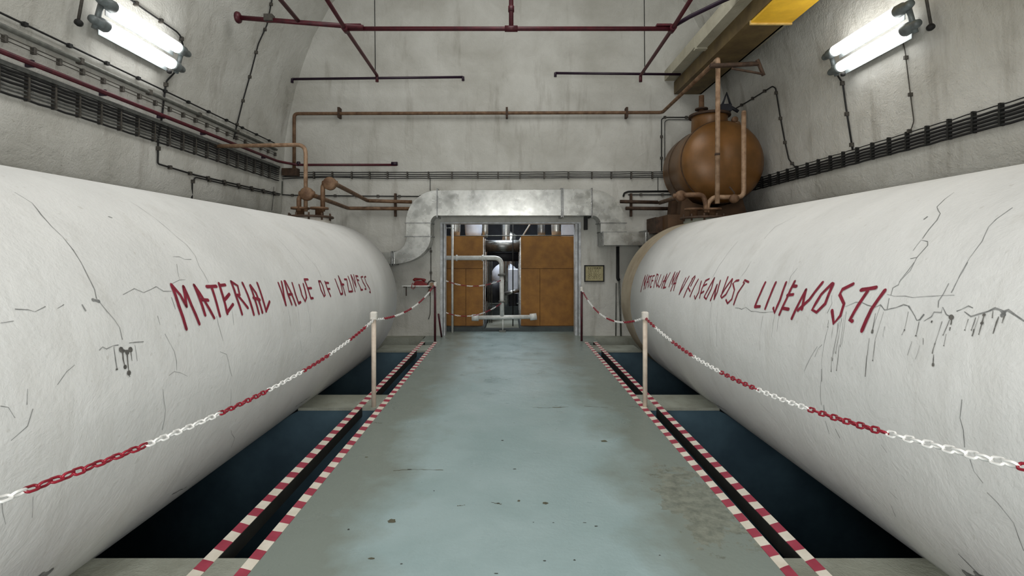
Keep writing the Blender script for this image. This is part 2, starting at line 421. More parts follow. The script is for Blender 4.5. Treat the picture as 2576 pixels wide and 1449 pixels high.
# door frame
fr = thing('door_1', (.035, WY, 0), None, None); fr['kind'] = 'structure'
MB().box(DX0, DX0+.045, WY-.02, WY+.3, 0, DZ).build('frame_post', 'frame', fr)
MB().box(DX0+.055, DX0+.085, WY+.05, WY+.28, 0, DZ-.02).build('frame_post', 'frame', fr)
MB().box(DX1-.045, DX1, WY-.02, WY+.3, 0, DZ).build('frame_post', 'frame', fr)
MB().box(DX1-.105, DX1-.055, WY+.05, WY+.28, 0, DZ-.02).build('frame_post', 'frame', fr)
MB().box(DX0+.045, DX1-.045, WY-.01, WY+.3, DZ-.03, DZ).build('frame_head', 'frame', fr)

# ------------------------------------------------------------------ machine room beyond the door
MB().box(-4, 4, 10.6, 17, -.2, 0).build('floor_machine_room', 'concrete', kind='structure')
MB().box(-4, -3.8, 10.3, 17, 0, 4.2).build('wall_machine_room_left', 'pit_grey', kind='structure')
MB().box(3.8, 4, 10.3, 17, 0, 4.2).build('wall_machine_room_right', 'pit_grey', kind='structure')
MB().box(-4, 4, 16.8, 17, 0, 4.2).build('wall_machine_room_back', 'machine_dark', kind='structure')
MB().box(-4, 4, 10.3, 17, 4.2, 4.3).build('ceiling_machine_room', 'pit_grey', kind='structure')
MB().box(-3.7, -.5, 10.55, 14.6, 0, .09).build('trim_plinth_left', 'pit_grey', kind='structure')
MB().box(.22, 3.7, 10.55, 14.2, 0, .09).build('trim_plinth_right', 'pit_grey', kind='structure')
MB().box(-.5, .22, 10.55, 10.75, 0, .05).build('trim_sill', 'pit_grey', kind='structure')
def casing(name, x0, x1, xs, zt, zd, vx, label, inner):
    t = thing(name, ((x0+x1)/2, 10.7, .09), label, 'casing')
    y = 10.72
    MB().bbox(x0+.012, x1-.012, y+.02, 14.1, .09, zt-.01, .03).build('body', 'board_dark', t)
    g = .006
    MB().box(x0, x1, y, y+.02, zd+g, zt).build('panel', 'ochre_board', t)
    MB().box(x0, vx-g, y, y+.02, .1, zd-g).build('panel', 'ochre_board', t)
    MB().box(vx+g, x1, y, y+.02, .1, zd-g).build('panel', 'ochre_board', t)
    # rounded inner corner column
    xc = inner
    for i in range(3):
        MB().box(xc-.012, xc+.012, y+.15+i*.9, y+.19+i*.9, .09, zt-.02).build('rib', 'galv_dull', t)
    return t
casing('machine_casing', -2.6, -.545, 0, 1.985, 1.30, -.905, 'ochre-brown board casing seen left through the doorway', -.545)
casing('machine_casing', .255, 2.6, 0, 1.985, 1.30, .655, 'ochre-brown board casing seen right through the doorway', .255)
# white pipe run in front of the casings
t = thing('white_pipe', (-.15, 10.5, .2), 'thick white pipe with elbow dropping to a floor manifold in the doorway', 'pipe')
Yp = 10.52
MB().tube([at(1060, 649, Yp), at(1262, 649, Yp), at(1262, 692, Yp)], .048, 14, fillet=.16).build('elbow_pipe', 'pipe_white', t)
MB().tube([at(1262, 694, Yp), at(1263, 795, Yp)], .046, 14).build('riser', 'pipe_white', t)
MB().cyl(at(1262, 689, Yp), at(1262, 694, Yp), .078, 18).build('flange', 'conduit', t)
for px in (1147, 1212): MB().cyl(at(px, 649, Yp), at(px+4, 649, Yp), .066, 18).build('collar', 'pipe_white', t)
MB().cyl(at(1196, 799, Yp), at(1345, 797, Yp), .042, 14).build('cross_pipe', 'pipe_white', t)
for px in (1187, 1333): MB().cyl(at(px, 798 if px > 1200 else 799, Yp), at(px+17, 796 if px > 1200 else 799, Yp), .07, 16).build('end_flange', 'pipe_white', t)
MB().cyl(at(1263, 757, Yp), at(1263, 761, Yp), .07, 16).build('flange', 'conduit', t)
MB().cyl(at(1265, 803, Yp), (at(1265, 803, Yp).x, Yp, .03), .014, 8).build('foot', 'pipe_white', t)
MB().box(-.2, -.06, Yp-.06, Yp+.06, .0, .03).build('foot_plate', 'conduit', t)
MB().cyl(at(1138, 560, 10.42), (at(1138, 560, 10.42).x, 10.42, 0), .024, 12).build('slim_pipe', 'pipe_white', label='slim upright white pipe just inside the left door jamb', cat='pipe')
MB().cyl((-.53, 11.6, 1.79), (.24, 11.6, 1.79), .135, 28).build('cross_duct', 'galv_dull', label='short round metal duct bridging the two ochre casings', cat='duct')
MB().cyl((-.5, 11.75, 1.56), (.22, 11.75, 1.56), .12, 24).build('black_pipe', 'machine_dark', label='black pipe under the round metal duct between the casings', cat='pipe')
# machinery in the gap
t = thing('white_machine', (-.05, 13.0, .9), 'white rounded machine cabinet standing back between the casings', 'machine')
MB().lathe([(.0, -.35), (.2, -.33), (.34, -.2), (.36, 0), (.36, .5), (0, .5)], (-.10, 13.1, 1.02), 'y', 26).build('drum', 'sheet', t)
MB().bbox(-.02, .24, 12.7, 12.9, .62, 1.24, .02).build('cover', 'sheet', t)
MB().box(-.5, .35, 12.7, 13.3, 0, .3).build('bed', 'pit_grey', t)
MB().tube([(-.1, 12.5, .63), (.26, 12.5, .72)], .05, 10).build('silver_bar', 'galv', label='slanting silver bar low in the gap behind the riser', cat='bar')
MB().bbox(.0, .2, 12.9, 13.3, .3, .62, .02).build('motor', 'machine_dark', label='black motor block low between the casings', cat='motor')
MB().lathe([(.16, -1.25), (.16, .05), (.2, .3), (.17, .6), (.19, .9), (0, 1.0)], (.02, 14.2, 1.25), 'z', 18).build('foil_duct', 'galv', label='crumpled silver upright duct in the middle of the gap', cat='duct')
MB().lathe([(.0, 0), (.18, .05), (.2, .35), (.13, .5), (0, .55)], (-.36, 12.3, .42), 'z', 14).build('pump', 'machine_dark', label='dark rounded pump left of the white pipe riser', cat='pump')
for i, dx in enumerate((0, .045, .09)):
    MB().cyl((-.49+dx, 11.9, 0), (-.49+dx, 11.9, 1.6), .012, 8).build('thin_riser', 'conduit', label=('leftmost', 'middle', 'rightmost')[i]+' of the three thin upright pipes against the left ochre casing', cat='pipe', group='three thin risers by the left casing')
MB().cyl((.09, 11.2, .02), (.09, 11.2, 2.6), .012, 8).build('black_rod', 'black', label='thin black upright rod right of the riser', cat='rod')
# ducts above the casings
def tapered(px0, px1, mat, label, Y=11.6, top=2.75, flare=1.12, low=0):
    a, b = at(px0, 595, Y), at(px1, 595, Y); xc = (a.x+b.x)/2; r = (b.x-a.x)/2
    MB().lathe([(r*.9, low), (r, .15), (r*flare, .6), (r*flare, 1.0)], (xc, Y, 1.99), 'z', 24).build('riser_duct', mat, label=label, cat='duct')
tapered(1133, 1158, 'galv', 'bright silver duct above the left casing, nearest the jamb')
tapered(1170, 1212, 'sheet', 'wide white duct above the left casing', 12.4)
tapered(1213, 1228, 'galv', 'slim silver duct at the inner end of the left casing')
tapered(1263, 1283, 'galv', 'crumpled silver duct rising above the gap', 12.8, low=-1.98)
tapered(1352, 1372, 'galv_dull', 'grey duct above the right casing', 12.2)
tapered(1387, 1412, 'galv', 'bright silver duct above the right casing', 11.6)
MB().box(1.25, 1.7, 12.0, 12.1, 2.0, 2.5).build('pale_panel', 'sheet', label='pale panel above the right casing at the right jamb', cat='panel')  # plain pale panel in the cabinet colour
MB().tube([at(1313, 596, 11.3), at(1336, 560, 11.3), at(1342, 548, 11.3)], .016, 8).build('brace', 'pipe_white', label='slanting white brace above the right casing', cat='brace')
MB().tube([at(1080, 594, 10.9), at(1480, 592, 10.9)], .010, 6).build('thin_bar', 'conduit', label='thin horizontal bar along the tops of the casings', cat='bar')
MB().tube([at(1100, 574, 10.42), at(1142, 574, 10.42)], .012, 6).build('thin_bar', 'conduit', label='short thin bar at the upper left of the doorway', cat='bar')

# ------------------------------------------------------------------ the two big tanks
Y1, YS = 8.24, 7.5
def ray_tank(px, py, sgn):
    dx, dz = (px-CX)/F, (CY-py)/F
    xc = sgn*TX; zc = EYE-TZ
    a = dx*dx+dz*dz; b = -2*(dx*xc)+2*dz*zc; c = xc*xc+zc*zc-TR*TR
    disc = b*b-4*a*c
    if disc < 0: disc = 0
    t = (-b-math.sqrt(disc))/(2*a)
    X, Z = dx*t, EYE+dz*t
    th = math.atan2(Z-TZ, (X-xc)*-sgn)       # 0 = facing the aisle, + = up
    return (t, th*TR)
def tank_pt(Y, a, sgn, off):
    th = a/TR; r = TR+off
    return (sgn*TX-sgn*r*math.cos(th), Y, TZ+r*math.sin(th))
def ribbon(mb, pts, wd, sgn, off, wobble=0.0):
    q = []
    for (y0, a0), (y1, a1) in zip(pts, pts[1:]):
        L = math.hypot(y1-y0, a1-a0); m = max(1, int(L/.045))
        for i in range(m): q.append((y0+(y1-y0)*i/m, a0+(a1-a0)*i/m))
    q.append(pts[-1]); m = len(q)
    if isinstance(wd, (int, float)): wd = (wd, wd)
    vs = []; 
    for i, (y, a) in enumerate(q):
        p0, p1 = q[max(0, i-1)], q[min(m-1, i+1)]
        ty, ta = p1[0]-p0[0], p1[1]-p0[1]; L = math.hypot(ty, ta) or 1
        ny, na = -ta/L, ty/L
        h = (wd[0]+(wd[1]-wd[0])*i/max(1, m-1))/2*(1 if off > .0025 else .52)*(1+random.uniform(-wobble, wobble))
        vs += [tank_pt(y+ny*h, a+na*h, sgn, off), tank_pt(y-ny*h, a-na*h, sgn, off)]
    mb.add(vs, [(2*i, 2*i+1, 2*i+3, 2*i+2) for i in range(m-1)])
    if wd[0] > .012:
        for e in (q[0], q[-1]):
            vs = [tank_pt(e[0]+wd[0]/2*math.cos(j*.785), e[1]+wd[0]/2*math.sin(j*.785), sgn, off) for j in range(8)]
            mb.add(vs, [tuple(range(8))])
def letters(parent, sgn, words, tf, wd):
    for strokes in words:
        mb = MB()
        for s_ in strokes:
            ribbon(mb, [ray_tank(*tf(x, y), sgn) for x, y in s_], wd, sgn, .003, .1)
        mb.build('painted_word', 'paint_red', parent)
def strokes_mb(name, mat, parent, sgn, items, tf, off=.0015):
    mb = MB()
    for wd, pts in items:
        q = [ray_tank(*tf(x, y), sgn) for x, y in pts]
        r = []
        for (y0, a0), (y1, a1) in zip(q, q[1:]):          # roughen so that it reads as a crack
            r.append((y0, a0)); L = math.hypot(y1-y0, a1-a0); m = int(L/.05)
            for i in range(1, m): r.append((y0+(y1-y0)*i/m+random.uniform(-.007, .007), a0+(a1-a0)*i/m+random.uniform(-.007, .007)))
        r.append(q[-1])
        ribbon(mb, r, wd, sgn, off, .5)
    mb.build(name, mat, parent, kind='stuff')

def make_tank(sgn, label):
    t = thing('plastered_tank', (sgn*TX, 8.6, -.3), label, 'tank')
    prof = [(TR, -3.6-0), (TR, YS)] if sgn > 0 else [(TR, -3.6), (TR, Y1)]
    def seg(y0, y1, nseg):
        return [(TR, y0+(y1-y0)*i/nseg) for i in range(nseg+1)]
    ys = YS if sgn > 0 else Y1-.1
    MB().lathe([(0, -4.0), (.7, -3.95), (TR-.1, -3.7)]+seg(-3.6, ys, 12), (sgn*TX, 0, TZ), 'y', 96).build('shell', 'tank', t)
    head = ([(TR-.004, YS+.012)] if sgn > 0 else [])+[(TR-(.004 if sgn > 0 else 0), Y1-.1), (TR-.03, Y1), (TR-.12, Y1+.12), (TR-.30, Y1+.22), (TR-.6, Y1+.30), (TR-.9, Y1+.34), (0, Y1+.36)]
    MB().lathe(([(TR-.05, YS-.05), (TR-.004, YS-.001)] if sgn > 0 else [])+head, (sgn*TX, 0, TZ), 'y', 96).build('end_head', 'tank_end' if sgn > 0 else 'tank', t)
    return t
tankL = make_tank(-1, 'long white plastered tank left of the aisle, lettered MATERIAL VALUE OF LAZINESS')
tankR = make_tank(1, 'long white plastered tank right of the aisle, lettered MATERIJALNA VRIJEDNOST LIJENOSTI')
tf3 = lambda x, y: (420+x/4.293, 640+y/4.293)
tf4 = lambda x, y: (1560+x/6.0375, 640+y/6.0375)
tf6 = lambda x, y: (1716+x/2.994, 484+y/2.994)
tf4a = lambda x, y: (x/2.994, 484+y/2.994)
tf5 = lambda x, y: (2050+x/4.83, 660+y/4.83)
letters(tankL, -1, [
 [[(45,330),(125,560),(205,805)],[(50,335),(140,440),(205,560)],[(205,560),(175,350)],[(175,350),(260,550),(345,750)],
  [(290,335),(350,480),(408,655)],[(290,335),(400,500),(505,685)],[(355,490),(440,495)],
  [(425,350),(530,345)],[(480,360),(530,520),(568,665)],
  [(558,315),(600,450),(648,640)],[(580,335),(625,330)],[(612,500),(670,430)],[(648,625),(710,540)],
  [(690,295),(750,470),(808,645)],[(690,295),(760,340),(782,435),(740,445)],[(760,440),(870,578)],
  [(812,310),(870,440),(935,650)],
  [(895,340),(945,480),(990,640)],[(900,335),(960,420),(1028,628)],[(930,470),(1000,490)],
  [(972,310),(1030,480),(1068,615)],[(1068,610),(1105,510)]],
 [[(1200,310),(1250,450),(1282,548)],[(1282,548),(1262,450),(1235,295)],
  [(1265,290),(1300,420),(1345,540)],[(1275,290),(1340,420),(1390,548)],[(1305,435),(1350,430)],
  [(1350,310),(1385,430),(1420,530)],[(1420,528),(1442,515)],
  [(1425,330),(1455,440),(1490,508),(1505,460),(1470,320)],
  [(1482,275),(1520,375),(1552,475)],[(1482,272),(1520,270)],[(1515,368),(1558,364)],[(1552,474),(1576,472)]],
 [[(1637,292),(1660,380),(1695,455),(1706,440),(1680,340),(1656,290),(1637,292)],
  [(1705,295),(1730,370),(1765,450)],[(1712,308),(1743,308)],[(1732,375),(1757,372)]],
 [[(1815,270),(1845,350),(1875,430)],[(1875,430),(1895,424)],
  [(1850,235),(1876,320),(1896,415)],[(1850,235),(1893,330),(1925,440)],[(1885,325),(1908,325)],
  [(1915,270),(1940,270)],[(1940,272),(1950,330),(1963,400)],[(1963,402),(1996,400)],
  [(1955,240),(2005,400)],[(1985,225),(2012,330),(2030,400)],[(1988,225),(2040,350)],[(2040,350),(2015,222)],
  [(2037,235),(2060,300),(2098,385)],[(2037,234),(2060,236)],[(2057,278),(2070,279)],[(2092,384),(2112,381)],
  [(2112,240),(2093,247),(2118,305),(2142,345),(2150,374),(2136,374)],
  [(2146,240),(2131,247),(2152,310),(2187,370),(2198,412),(2186,405)]]], tf3, .023)
letters(tankR, 1, [
 [[(315,565),(345,440),(385,320)],[(385,320),(366,470)],[(366,470),(420,310)],[(420,310),(362,530)],
  [(385,520),(443,320)],[(443,320),(425,500)],[(405,430),(430,412)],[(452,340),(485,327)],[(466,345),(442,480)],
  [(500,330),(460,500)],[(500,328),(525,322)],[(482,400),(503,398)],[(458,500),(475,492)],
  [(560,300),(512,500)],[(560,300),(582,312),(560,390)],[(545,400),(560,490)],
  [(622,310),(565,480)],[(668,330),(625,450),(595,500),(580,470)],
  [(715,300),(630,510)],[(715,300),(670,500)],[(655,410),(690,400)],
  [(762,280),(655,510)],[(655,512),(695,500)],
  [(835,270),(745,490)],[(835,270),(790,450)],[(790,450),(868,280)],
  [(908,255),(770,555)],[(908,255),(815,545)],[(815,445),(850,437)]],
 [[(1000,360),(940,490),(900,605)],[(900,605),(965,490),(1050,335)],
  [(1100,380),(1030,510),(970,650)],[(1095,375),(1140,327),(1140,352),(1075,480)],[(1040,510),(1065,560)],
  [(1190,380),(1120,510),(1065,640)],[(1235,410),(1195,580),(1140,680),(1132,632)],
  [(1300,400),(1245,520),(1210,660)],[(1305,398),(1355,372)],[(1270,478),(1318,452)],[(1235,588),(1273,563)],
  [(1435,360),(1345,520),(1282,640)],[(1435,360),(1390,520),(1310,680),(1280,648)],
  [(1475,460),(1425,580),(1375,700)],[(1475,460),(1430,680)],[(1430,680),(1480,570),(1525,400)],
  [(1640,345),(1590,480),(1535,640)],[(1705,375),(1600,520),(1530,635),(1547,663),(1610,610),(1680,480),(1708,380)],
  [(1805,395),(1762,402),(1717,440),(1740,540),(1700,680),(1635,745),(1612,692)],
  [(1878,425),(1892,390),(1955,422)],[(1890,440),(1790,590),(1730,760)]]], tf4, .019)
letters(tankR, 1, [
 [[(628,680),(590,765),(550,860)],[(550,862),(588,860)],[(707,680),(665,780),(628,876)],
  [(785,680),(740,810),(698,908),(690,872)],[(850,672),(790,800),(735,920)],[(838,706),(864,708)],[(795,775),(838,770)],[(755,872),(804,881)],
  [(935,735),(880,840),(828,950)],[(935,735),(905,880)],[(875,888),(960,810),(1060,680)],
  [(1132,688),(1050,770),(982,885),(1015,904),(1080,840),(1140,692)],
  [(1290,692),(1210,732),(1190,770),(1222,840),(1195,930),(1145,988),(1132,892)],
  [(1352,736),(1463,718)],[(1400,745),(1330,850),(1265,965),(1285,970)],[(1530,740),(1430,880),(1357,1043)]]], tf6, .023)
strokes_mb('hairline_cracks', 'crack', tankL, -1, [
 (.006, [(110,0),(240,80),(310,170),(390,260),(470,335),(550,435),(610,530),(660,630),(710,730),(725,800)]),
 (.005, [(725,800),(800,890),(860,960),(900,1020),(920,1110)]),
 (.004, [(960,60),(1160,190),(1290,300),(1400,390),(1470,480),(1500,560),(1570,680)]),
 (.006, [(925,770),(1010,725),(1080,755),(1175,710),(1230,745),(1290,745)]),
 (.005, [(1290,690),(1350,660),(1395,658)]), (.004, [(1350,655),(1330,540)]), (.005, [(1300,485),(1350,485),(1390,505),(1440,505)]),
 (.006, [(110,880),(210,885),(260,900),(340,860)]), (.004, [(0,985),(100,970)]), (.004, [(430,875),(480,845)]),
 (.006, [(745,1190),(770,1165),(800,1180),(850,1155),(890,1150)]), (.006, [(970,1135),(1010,1130),(1080,1125)]),
 (.007, [(855,1160),(865,1240),(880,1335)]), (.006, [(1015,1150),(1032,1270)]),
 (.004, [(1185,930),(1205,1000)]), (.004, [(1240,1065),(1280,1140),(1312,1200),(1330,1340)]), (.004, [(1270,1380),(1310,1350),(1360,1360),(1410,1385)]),
 (.004, [(1630,930),(1660,1050),(1680,1120)]), (.004, [(1655,1200),(1705,1220),(1730,1330),(1745,1385)]),
 (.003, [(1745,880),(1760,1000)]), (.003, [(2170,880),(2190,1010)]), (.003, [(2240,860),(2255,1100),(2270,1195)]), (.003, [(2310,830),(2340,1060)]),
 (.004, [(430,1449),(500,1350),(560,1300)]), (.004, [(0,1610),(60,1620),(110,1700)]), (.004, [(205,1480),(200,1600)]), (.004, [(245,1630),(205,1760),(80,1870)]),
 (.004, [(1225,1480),(1245,1640),(1220,1790)]), (.003, [(1740,1480),(1735,1620)]), (.004, [(1740,1790),(1765,1850),(1740,1920)]),
 (.003, [(245,2290),(240,2450)]), (.003, [(10,2320),(40,2500)]), (.003, [(2300,600),(2200,470),(2100,360),(1950,250)]), (.003, [(2420,640),(2380,560),(2260,430)]),
 (.012, [(615,845),(645,895)]), (.04, [(300,2890),(370,2860)]), (.02, [(2230,1610),(2330,1540)]), (.014, [(1300,2270),(1400,2220)]), (.01, [(1440,2170),(1500,2120)]), (.018, [(700,810),(740,820)]), (.01, [(815,182),(845,192)]), (.006, [(1290,790),(1320,880)])], tf4a)
strokes_mb('black_drips', 'drip', tankL, -1, [
 (.028, [(910,1185),(930,1190),(955,1205),(980,1185)]), ((.022,.008), [(920,1195),(925,1260),(940,1315)]), ((.026,.006), [(955,1205),(958,1260),(968,1360)]),
 ((.012,.006), [(980,1180),(992,1270)]), (.006, [(968,1360),(975,1390)]), (.012, [(870,1335),(885,1332)])], tf4a, .002)
strokes_mb('hairline_cracks', 'crack', tankR, 1, [
 ((.006,.01), [(370,540),(500,485),(570,485),(640,520),(740,545),(800,515),(850,580),(990,550),(1080,515),(1140,530)]),
 ((.012,.010), [(1140,530),(1180,590),(1215,650),(1240,705),(1275,700),(1330,630)]),
 (.009, [(1330,715),(1420,660),(1450,605),(1540,610),(1556,545),(1600,635),(1660,665)]),
 (.007, [(1725,595),(1780,575),(1870,530),(1925,555)]), ((.008,.022), [(1820,600),(1900,660),(2000,628),(2100,600),(2190,560),(2250,575),(2300,612)]),
 ((.022,.008), [(2290,640),(2310,600),(2350,580),(2450,650),(2541,710),(2700,800)]),
 (.004, [(880,390),(1100,410),(1320,418),(1540,405),(1700,400)]), (.005, [(1630,255),(1560,390),(1505,470),(1500,550)]),
 (.005, [(1860,0),(1800,110),(1740,210),(1660,370)]), (.005, [(1210,0),(1120,120),(1045,210),(1015,275)]),
 (.007, [(1015,275),(950,310),(925,400)]), (.006, [(905,435),(880,570)]), (.005, [(800,520),(760,640),(720,760),(700,840)]),
 (.004, [(160,800),(120,950),(100,1080),(85,1449)]), (.004, [(0,1150),(40,1050),(90,1000)]), (.004, [(205,400),(210,500),(150,620)])], tf5)
strokes_mb('hairline_cracks', 'crack', tankR, 1, [
 (.005, [(2490,115),(2370,200),(2310,260),(2260,370),(2170,490),(2100,610),(2040,740)]),
 (.006, [(2050,0),(1980,50),(1920,110)]), (.007, [(1920,110),(1945,160),(1920,210),(1810,350)]),
 (.012, [(1820,205),(1850,182)]), (.006, [(1740,440),(1800,360),(1850,370),(1850,400),(1770,490),(1720,500)]),
 (.004, [(1770,490),(1720,590),(1640,670),(1630,700)]), (.004, [(870,570),(820,630),(800,700)]), (.006, [(400,870),(450,880),(480,865),(520,895),(620,905),(690,900)]),
 (.004, [(230,640),(330,480),(420,370)]), (.004, [(520,520),(480,590),(450,630)]), (.004, [(860,180),(700,260),(620,350)]),
 (.003, [(225,830),(215,1160)]), (.003, [(270,900),(262,1165)]), (.003, [(610,930),(588,1190)]), (.003, [(700,920),(672,1090)]), (.003, [(740,900),(715,1050)]),
 (.004, [(2110,1560),(2095,1700),(2120,1790),(2130,1920)]), (.004, [(2170,2010),(2200,2100),(2270,2190)]), (.004, [(2300,2260),(2380,2340),(2500,2490),(2576,2700)]),
 (.004, [(1500,1900),(1545,1960)]), (.004, [(1560,2250),(1625,2310)]), (.005, [(1575,2360),(1610,2440)]), (.004, [(1050,1330),(1050,1600)]), (.05, [(2150,2880),(2260,2910)]), (.05, [(2240,2895),(2400,2940)]), (.012, [(2080,2720),(2160,2800),(2240,2880)]), (.02, [(200,1565),(330,1640)]), (.008, [(1068,1600),(1072,1660)]),
 (.006, [(1155,1780),(1190,1850)]), (.004, [(1080,1720),(1110,1820)]), (.004, [(1020,1160),(920,1350)])], tf6)
def drips(seedpts):
    items = []
    for x0, y0, x1, y1, w0, blob in seedpts:
        items.append((w0, [(x0, y0), ((x0+x1)/2+random.uniform(-3, 3), (y0+y1)/2), (x1, y1)]))
        if blob: items.append(((blob*.5, blob), [(x1+(x0-x1)*.08, y1+(y0-y1)*.08), (x1, y1)]))
    return items
strokes_mb('black_drips', 'drip', tankR, 1, drips([
 (170,700,160,790,.004,.024), (225,780,205,920,.003,0), (280,740,215,1200,.004,.012), (300,720,235,1110,.003,0), (330,680,255,1110,.004,.008), (360,640,310,1030,.003,.010),
 (385,600,330,1000,.003,0), (300,1000,265,1320,.004,.010), (205,1150,200,1330,.006,.014), (740,620,700,850,.005,.030), (665,920,640,1130,.004,.006), (635,1130,615,1390,.006,.016),
 (840,600,730,960,.003,0), (735,960,705,1200,.004,.010), (1140,600,1090,830,.003,.012), (1270,720,1230,900,.004,.022), (1090,830,1060,885,.004,0),
 (1550,720,1460,1000,.004,.010), (1460,1000,1430,1110,.007,.014), (1450,1120,1440,1250,.006,.026), (1640,700,1560,890,.004,.010), (1600,870,1570,1020,.005,.012),
 (1665,690,1655,760,.010,.014), (1650,790,1640,830,.008,.012), (1658,664,1666,674,.022,0), (1870,690,1825,830,.005,.010), (1960,670,1905,830,.005,.012), (1940,810,1915,900,.007,.010),
 (2000,650,1940,820,.004,0), (2060,640,2035,740,.014,.010), (2035,740,1995,880,.005,.010), (2240,660,2190,800,.008,.006), (2190,800,2170,870,.006,.008), (2310,650,2280,740,.005,.010),
 (2170,590,2160,680,.004,.012), (1430,710,1420,735,.010,0), (855,780,830,905,.003,0), (1320,920,1320,1000,.003,0), (1185,960,1130,1130,.003,0), (1280,1010,1225,1180,.003,0)]), tf5, .002)

# manholes with pipework on the tank tops
def manhole(sgn, Y, label):
    x = sgn*3.0 if sgn < 0 else 3.0
    t = thing('tank_manhole', (x, Y, TZ+TR), label, 'manhole')
    z0 = TZ+TR-.12
    MB().lathe([(.29, 0), (.29, .16)], (x, Y, z0), 'z', 36).build('neck', 'white' if sgn < 0 else 'concrete', t)
    fg = MB().lathe([(.34, 0), (.345, .012), (.335, .03), (.31, .034), (.0, .034)], (x, Y, z0+.155), 'z', 36).build('flange', 'rust_dark', t)
    for i in range(10):
        a = i*math.pi/5
        MB().cyl((x+.3*math.cos(a), Y+.3*math.sin(a), z0+.12), (x+.3*math.cos(a), Y+.3*math.sin(a), z0+.225), .014, 6).build('bolt', 'rust_dark', fg)
    for i, (dx, dy) in enumerate(((-.15, 0), (.14, 0))):
        MB().lathe([(.06, 0), (.06, .1), (.135, .1), (.135, .13), (.05, .13)], (x+dx, Y+dy, z0+.19), 'z', 20).build('pipe_socket', 'rust', t)
    return t, z0+.32
mh, zt = manhole(-1, 7.68, 'rusty flanged manhole with upright pipe stubs on top of the left tank')
Yl = 7.68
# bent pipes rising from the left manhole
def pipe(name, pts, r, mat, label, cat='pipe', fillet=.1, n=12, group=None, extra=None):
    t = thing(name, tuple(min(pts, key=lambda p: p[2])), label, cat, group)
    MB().tube(pts, r, n, fillet=fillet).build('run', mat, t)
    if extra: extra(t)
    return t
def clamps(t, pts, name, mat, size=(.02, .02, .06)):
    for p in pts: MB().box(p[0]-size[0], p[0]+size[0], p[1]-size[1], p[1]+size[1], p[2]-size[2], p[2]+size[2]).build(name, mat, t)
p0 = at(769, 545, Yl)
pipe('vent_pipe', [at(769, 532, Yl), at(769, 364, Yl), at(536, 368, Yl)], .030, 'rust_light', 'ochre pipe rising from the left manhole and bending to the left wall', fillet=.14)
wl = lambda px, py: at(px, py, 9.88)
def balls(t, p, r=.085, mat='rust'):
    MB().lathe([(0, -.05), (r*.8, -.048), (r, -.03), (r, .03), (r*.8, .048), (0, .05)], p, 'y', 20).build('valve_body', mat, t)
    MB().lathe([(0, -.12), (r*.45, -.11), (r*.5, 0), (r*.45, .11), (0, .12)], p, 'x', 14).build('valve_body', mat, t)
Av = at(805, 462, Yl-.05)
t = pipe('supply_pipe', [at(812, 532, Yl), at(812, 462, Yl), at(842, 462, Yl), wl(925, 505), wl(1036, 508)], .034, 'rust', 'upper brown pipe from the left manhole valve to the wall', fillet=.07)
balls(t, at(830, 462, Yl), .1)
t = pipe('return_pipe', [at(752, 532, Yl-.1), at(752, 492, Yl-.1), at(790, 492, Yl-.1), wl(876, 524), wl(1032, 525)], .034, 'rust', 'lower brown pipe from the left manhole valve to the wall', fillet=.07)
balls(t, at(772, 488, Yl-.1), .1)
pipe('wall_pipe', [wl(1560, 507), wl(1655, 509)], .034, 'rust_dark', 'upper brown pipe along the back wall right of the duct')
pipe('wall_pipe', [wl(1574, 524), wl(1700, 525)], .034, 'rust_dark', 'lower brown pipe along the back wall right of the duct')
for px, lab in ((995, 'rusty pipe bracket on the back wall left of the duct'), (1587, 'rusty pipe bracket on the back wall right of the duct')):
    a = at(px, 487, 9.97); b = at(px, 545, 9.97)
    MB().box(a.x-.02, a.x+.02, 9.93, 10.0, b.z, a.z).build('pipe_bracket', 'rust_dark', label=lab, cat='bracket')
# right manhole pipes
mhr, ztr = manhole(1, 7.85, 'rusty flanged manhole on top of the right tank below the brown vessel')
Yr = 7.85
t = pipe('loop_pipe', [at(1776, 535, Yr), at(1776, 512, Yr), at(1768, 490, Yr), at(1725, 490, Yr), wl(1660, 510)], .038, 'rust', 'brown pipe looping left from the right manhole to a valve', fillet=.1)
balls(t, at(1712, 493, Yr+.1), .085)
t = pipe('riser_pipe', [at(1780, 535, Yr), at(1780, 512, Yr), at(1795, 496, Yr), at(1871, 496, Yr), at(1871, 284, Yr)], .036, 'rust_light', 'ochre pipe looping right from the right manhole and standing upright', fillet=.1)
MB().lathe([(.036, 0), (.03, .03), (0, .04)], at(1871, 284, Yr), 'z', 12).build('end_cap', 'rust_light', t)
MB().lathe([(.0, -.06), (.06, -.06), (.07, 0), (.06, .06), (0, .06)], at(1846, 500, Yr-.05), 'y', 16).build('valve_body', 'rust', t)
MB().tube([at(1835, 470, Yr), at(1848, 485, Yr), at(1842, 498, Yr)], .014, 8).build('valve_lever', 'rust_dark', t)
# long brown pipe round the back wall
P = [at(740, 436, 9.9), at(740, 286, 9.9), at(1666, 283, 9.9), Vector((2.96, 7.2, EYE+2.76)), Vector((2.95, 7.2, 2.32))]
def ex(t):
    for px in (855, 1275, 1575):
        a = at(px, 284, 9.95); MB().box(a.x-.02, a.x+.02, 9.86, 10.0, a.z-.11, a.z+.09).build('clamp', 'rust_dark', t)
    MB().cyl((2.95, 7.2, 3.0), (2.95, 7.2, 3.03), .036, 12).build('collar', 'rust_dark', t)
t = thing('brown_pipe', (0, 9.9, 3.2), 'long brown pipe across the back wall, coming forward to drop beside the vessel', 'pipe')
MB().tube(P[:4], .032, 12, fillet=.08).build('wall_run', 'rust', t)
MB().tube([P[3]+Vector((0, .1, 0)), P[3], P[4]], .033, 12, fillet=.06).build('drop', 'rust_light', t)
ex(t)

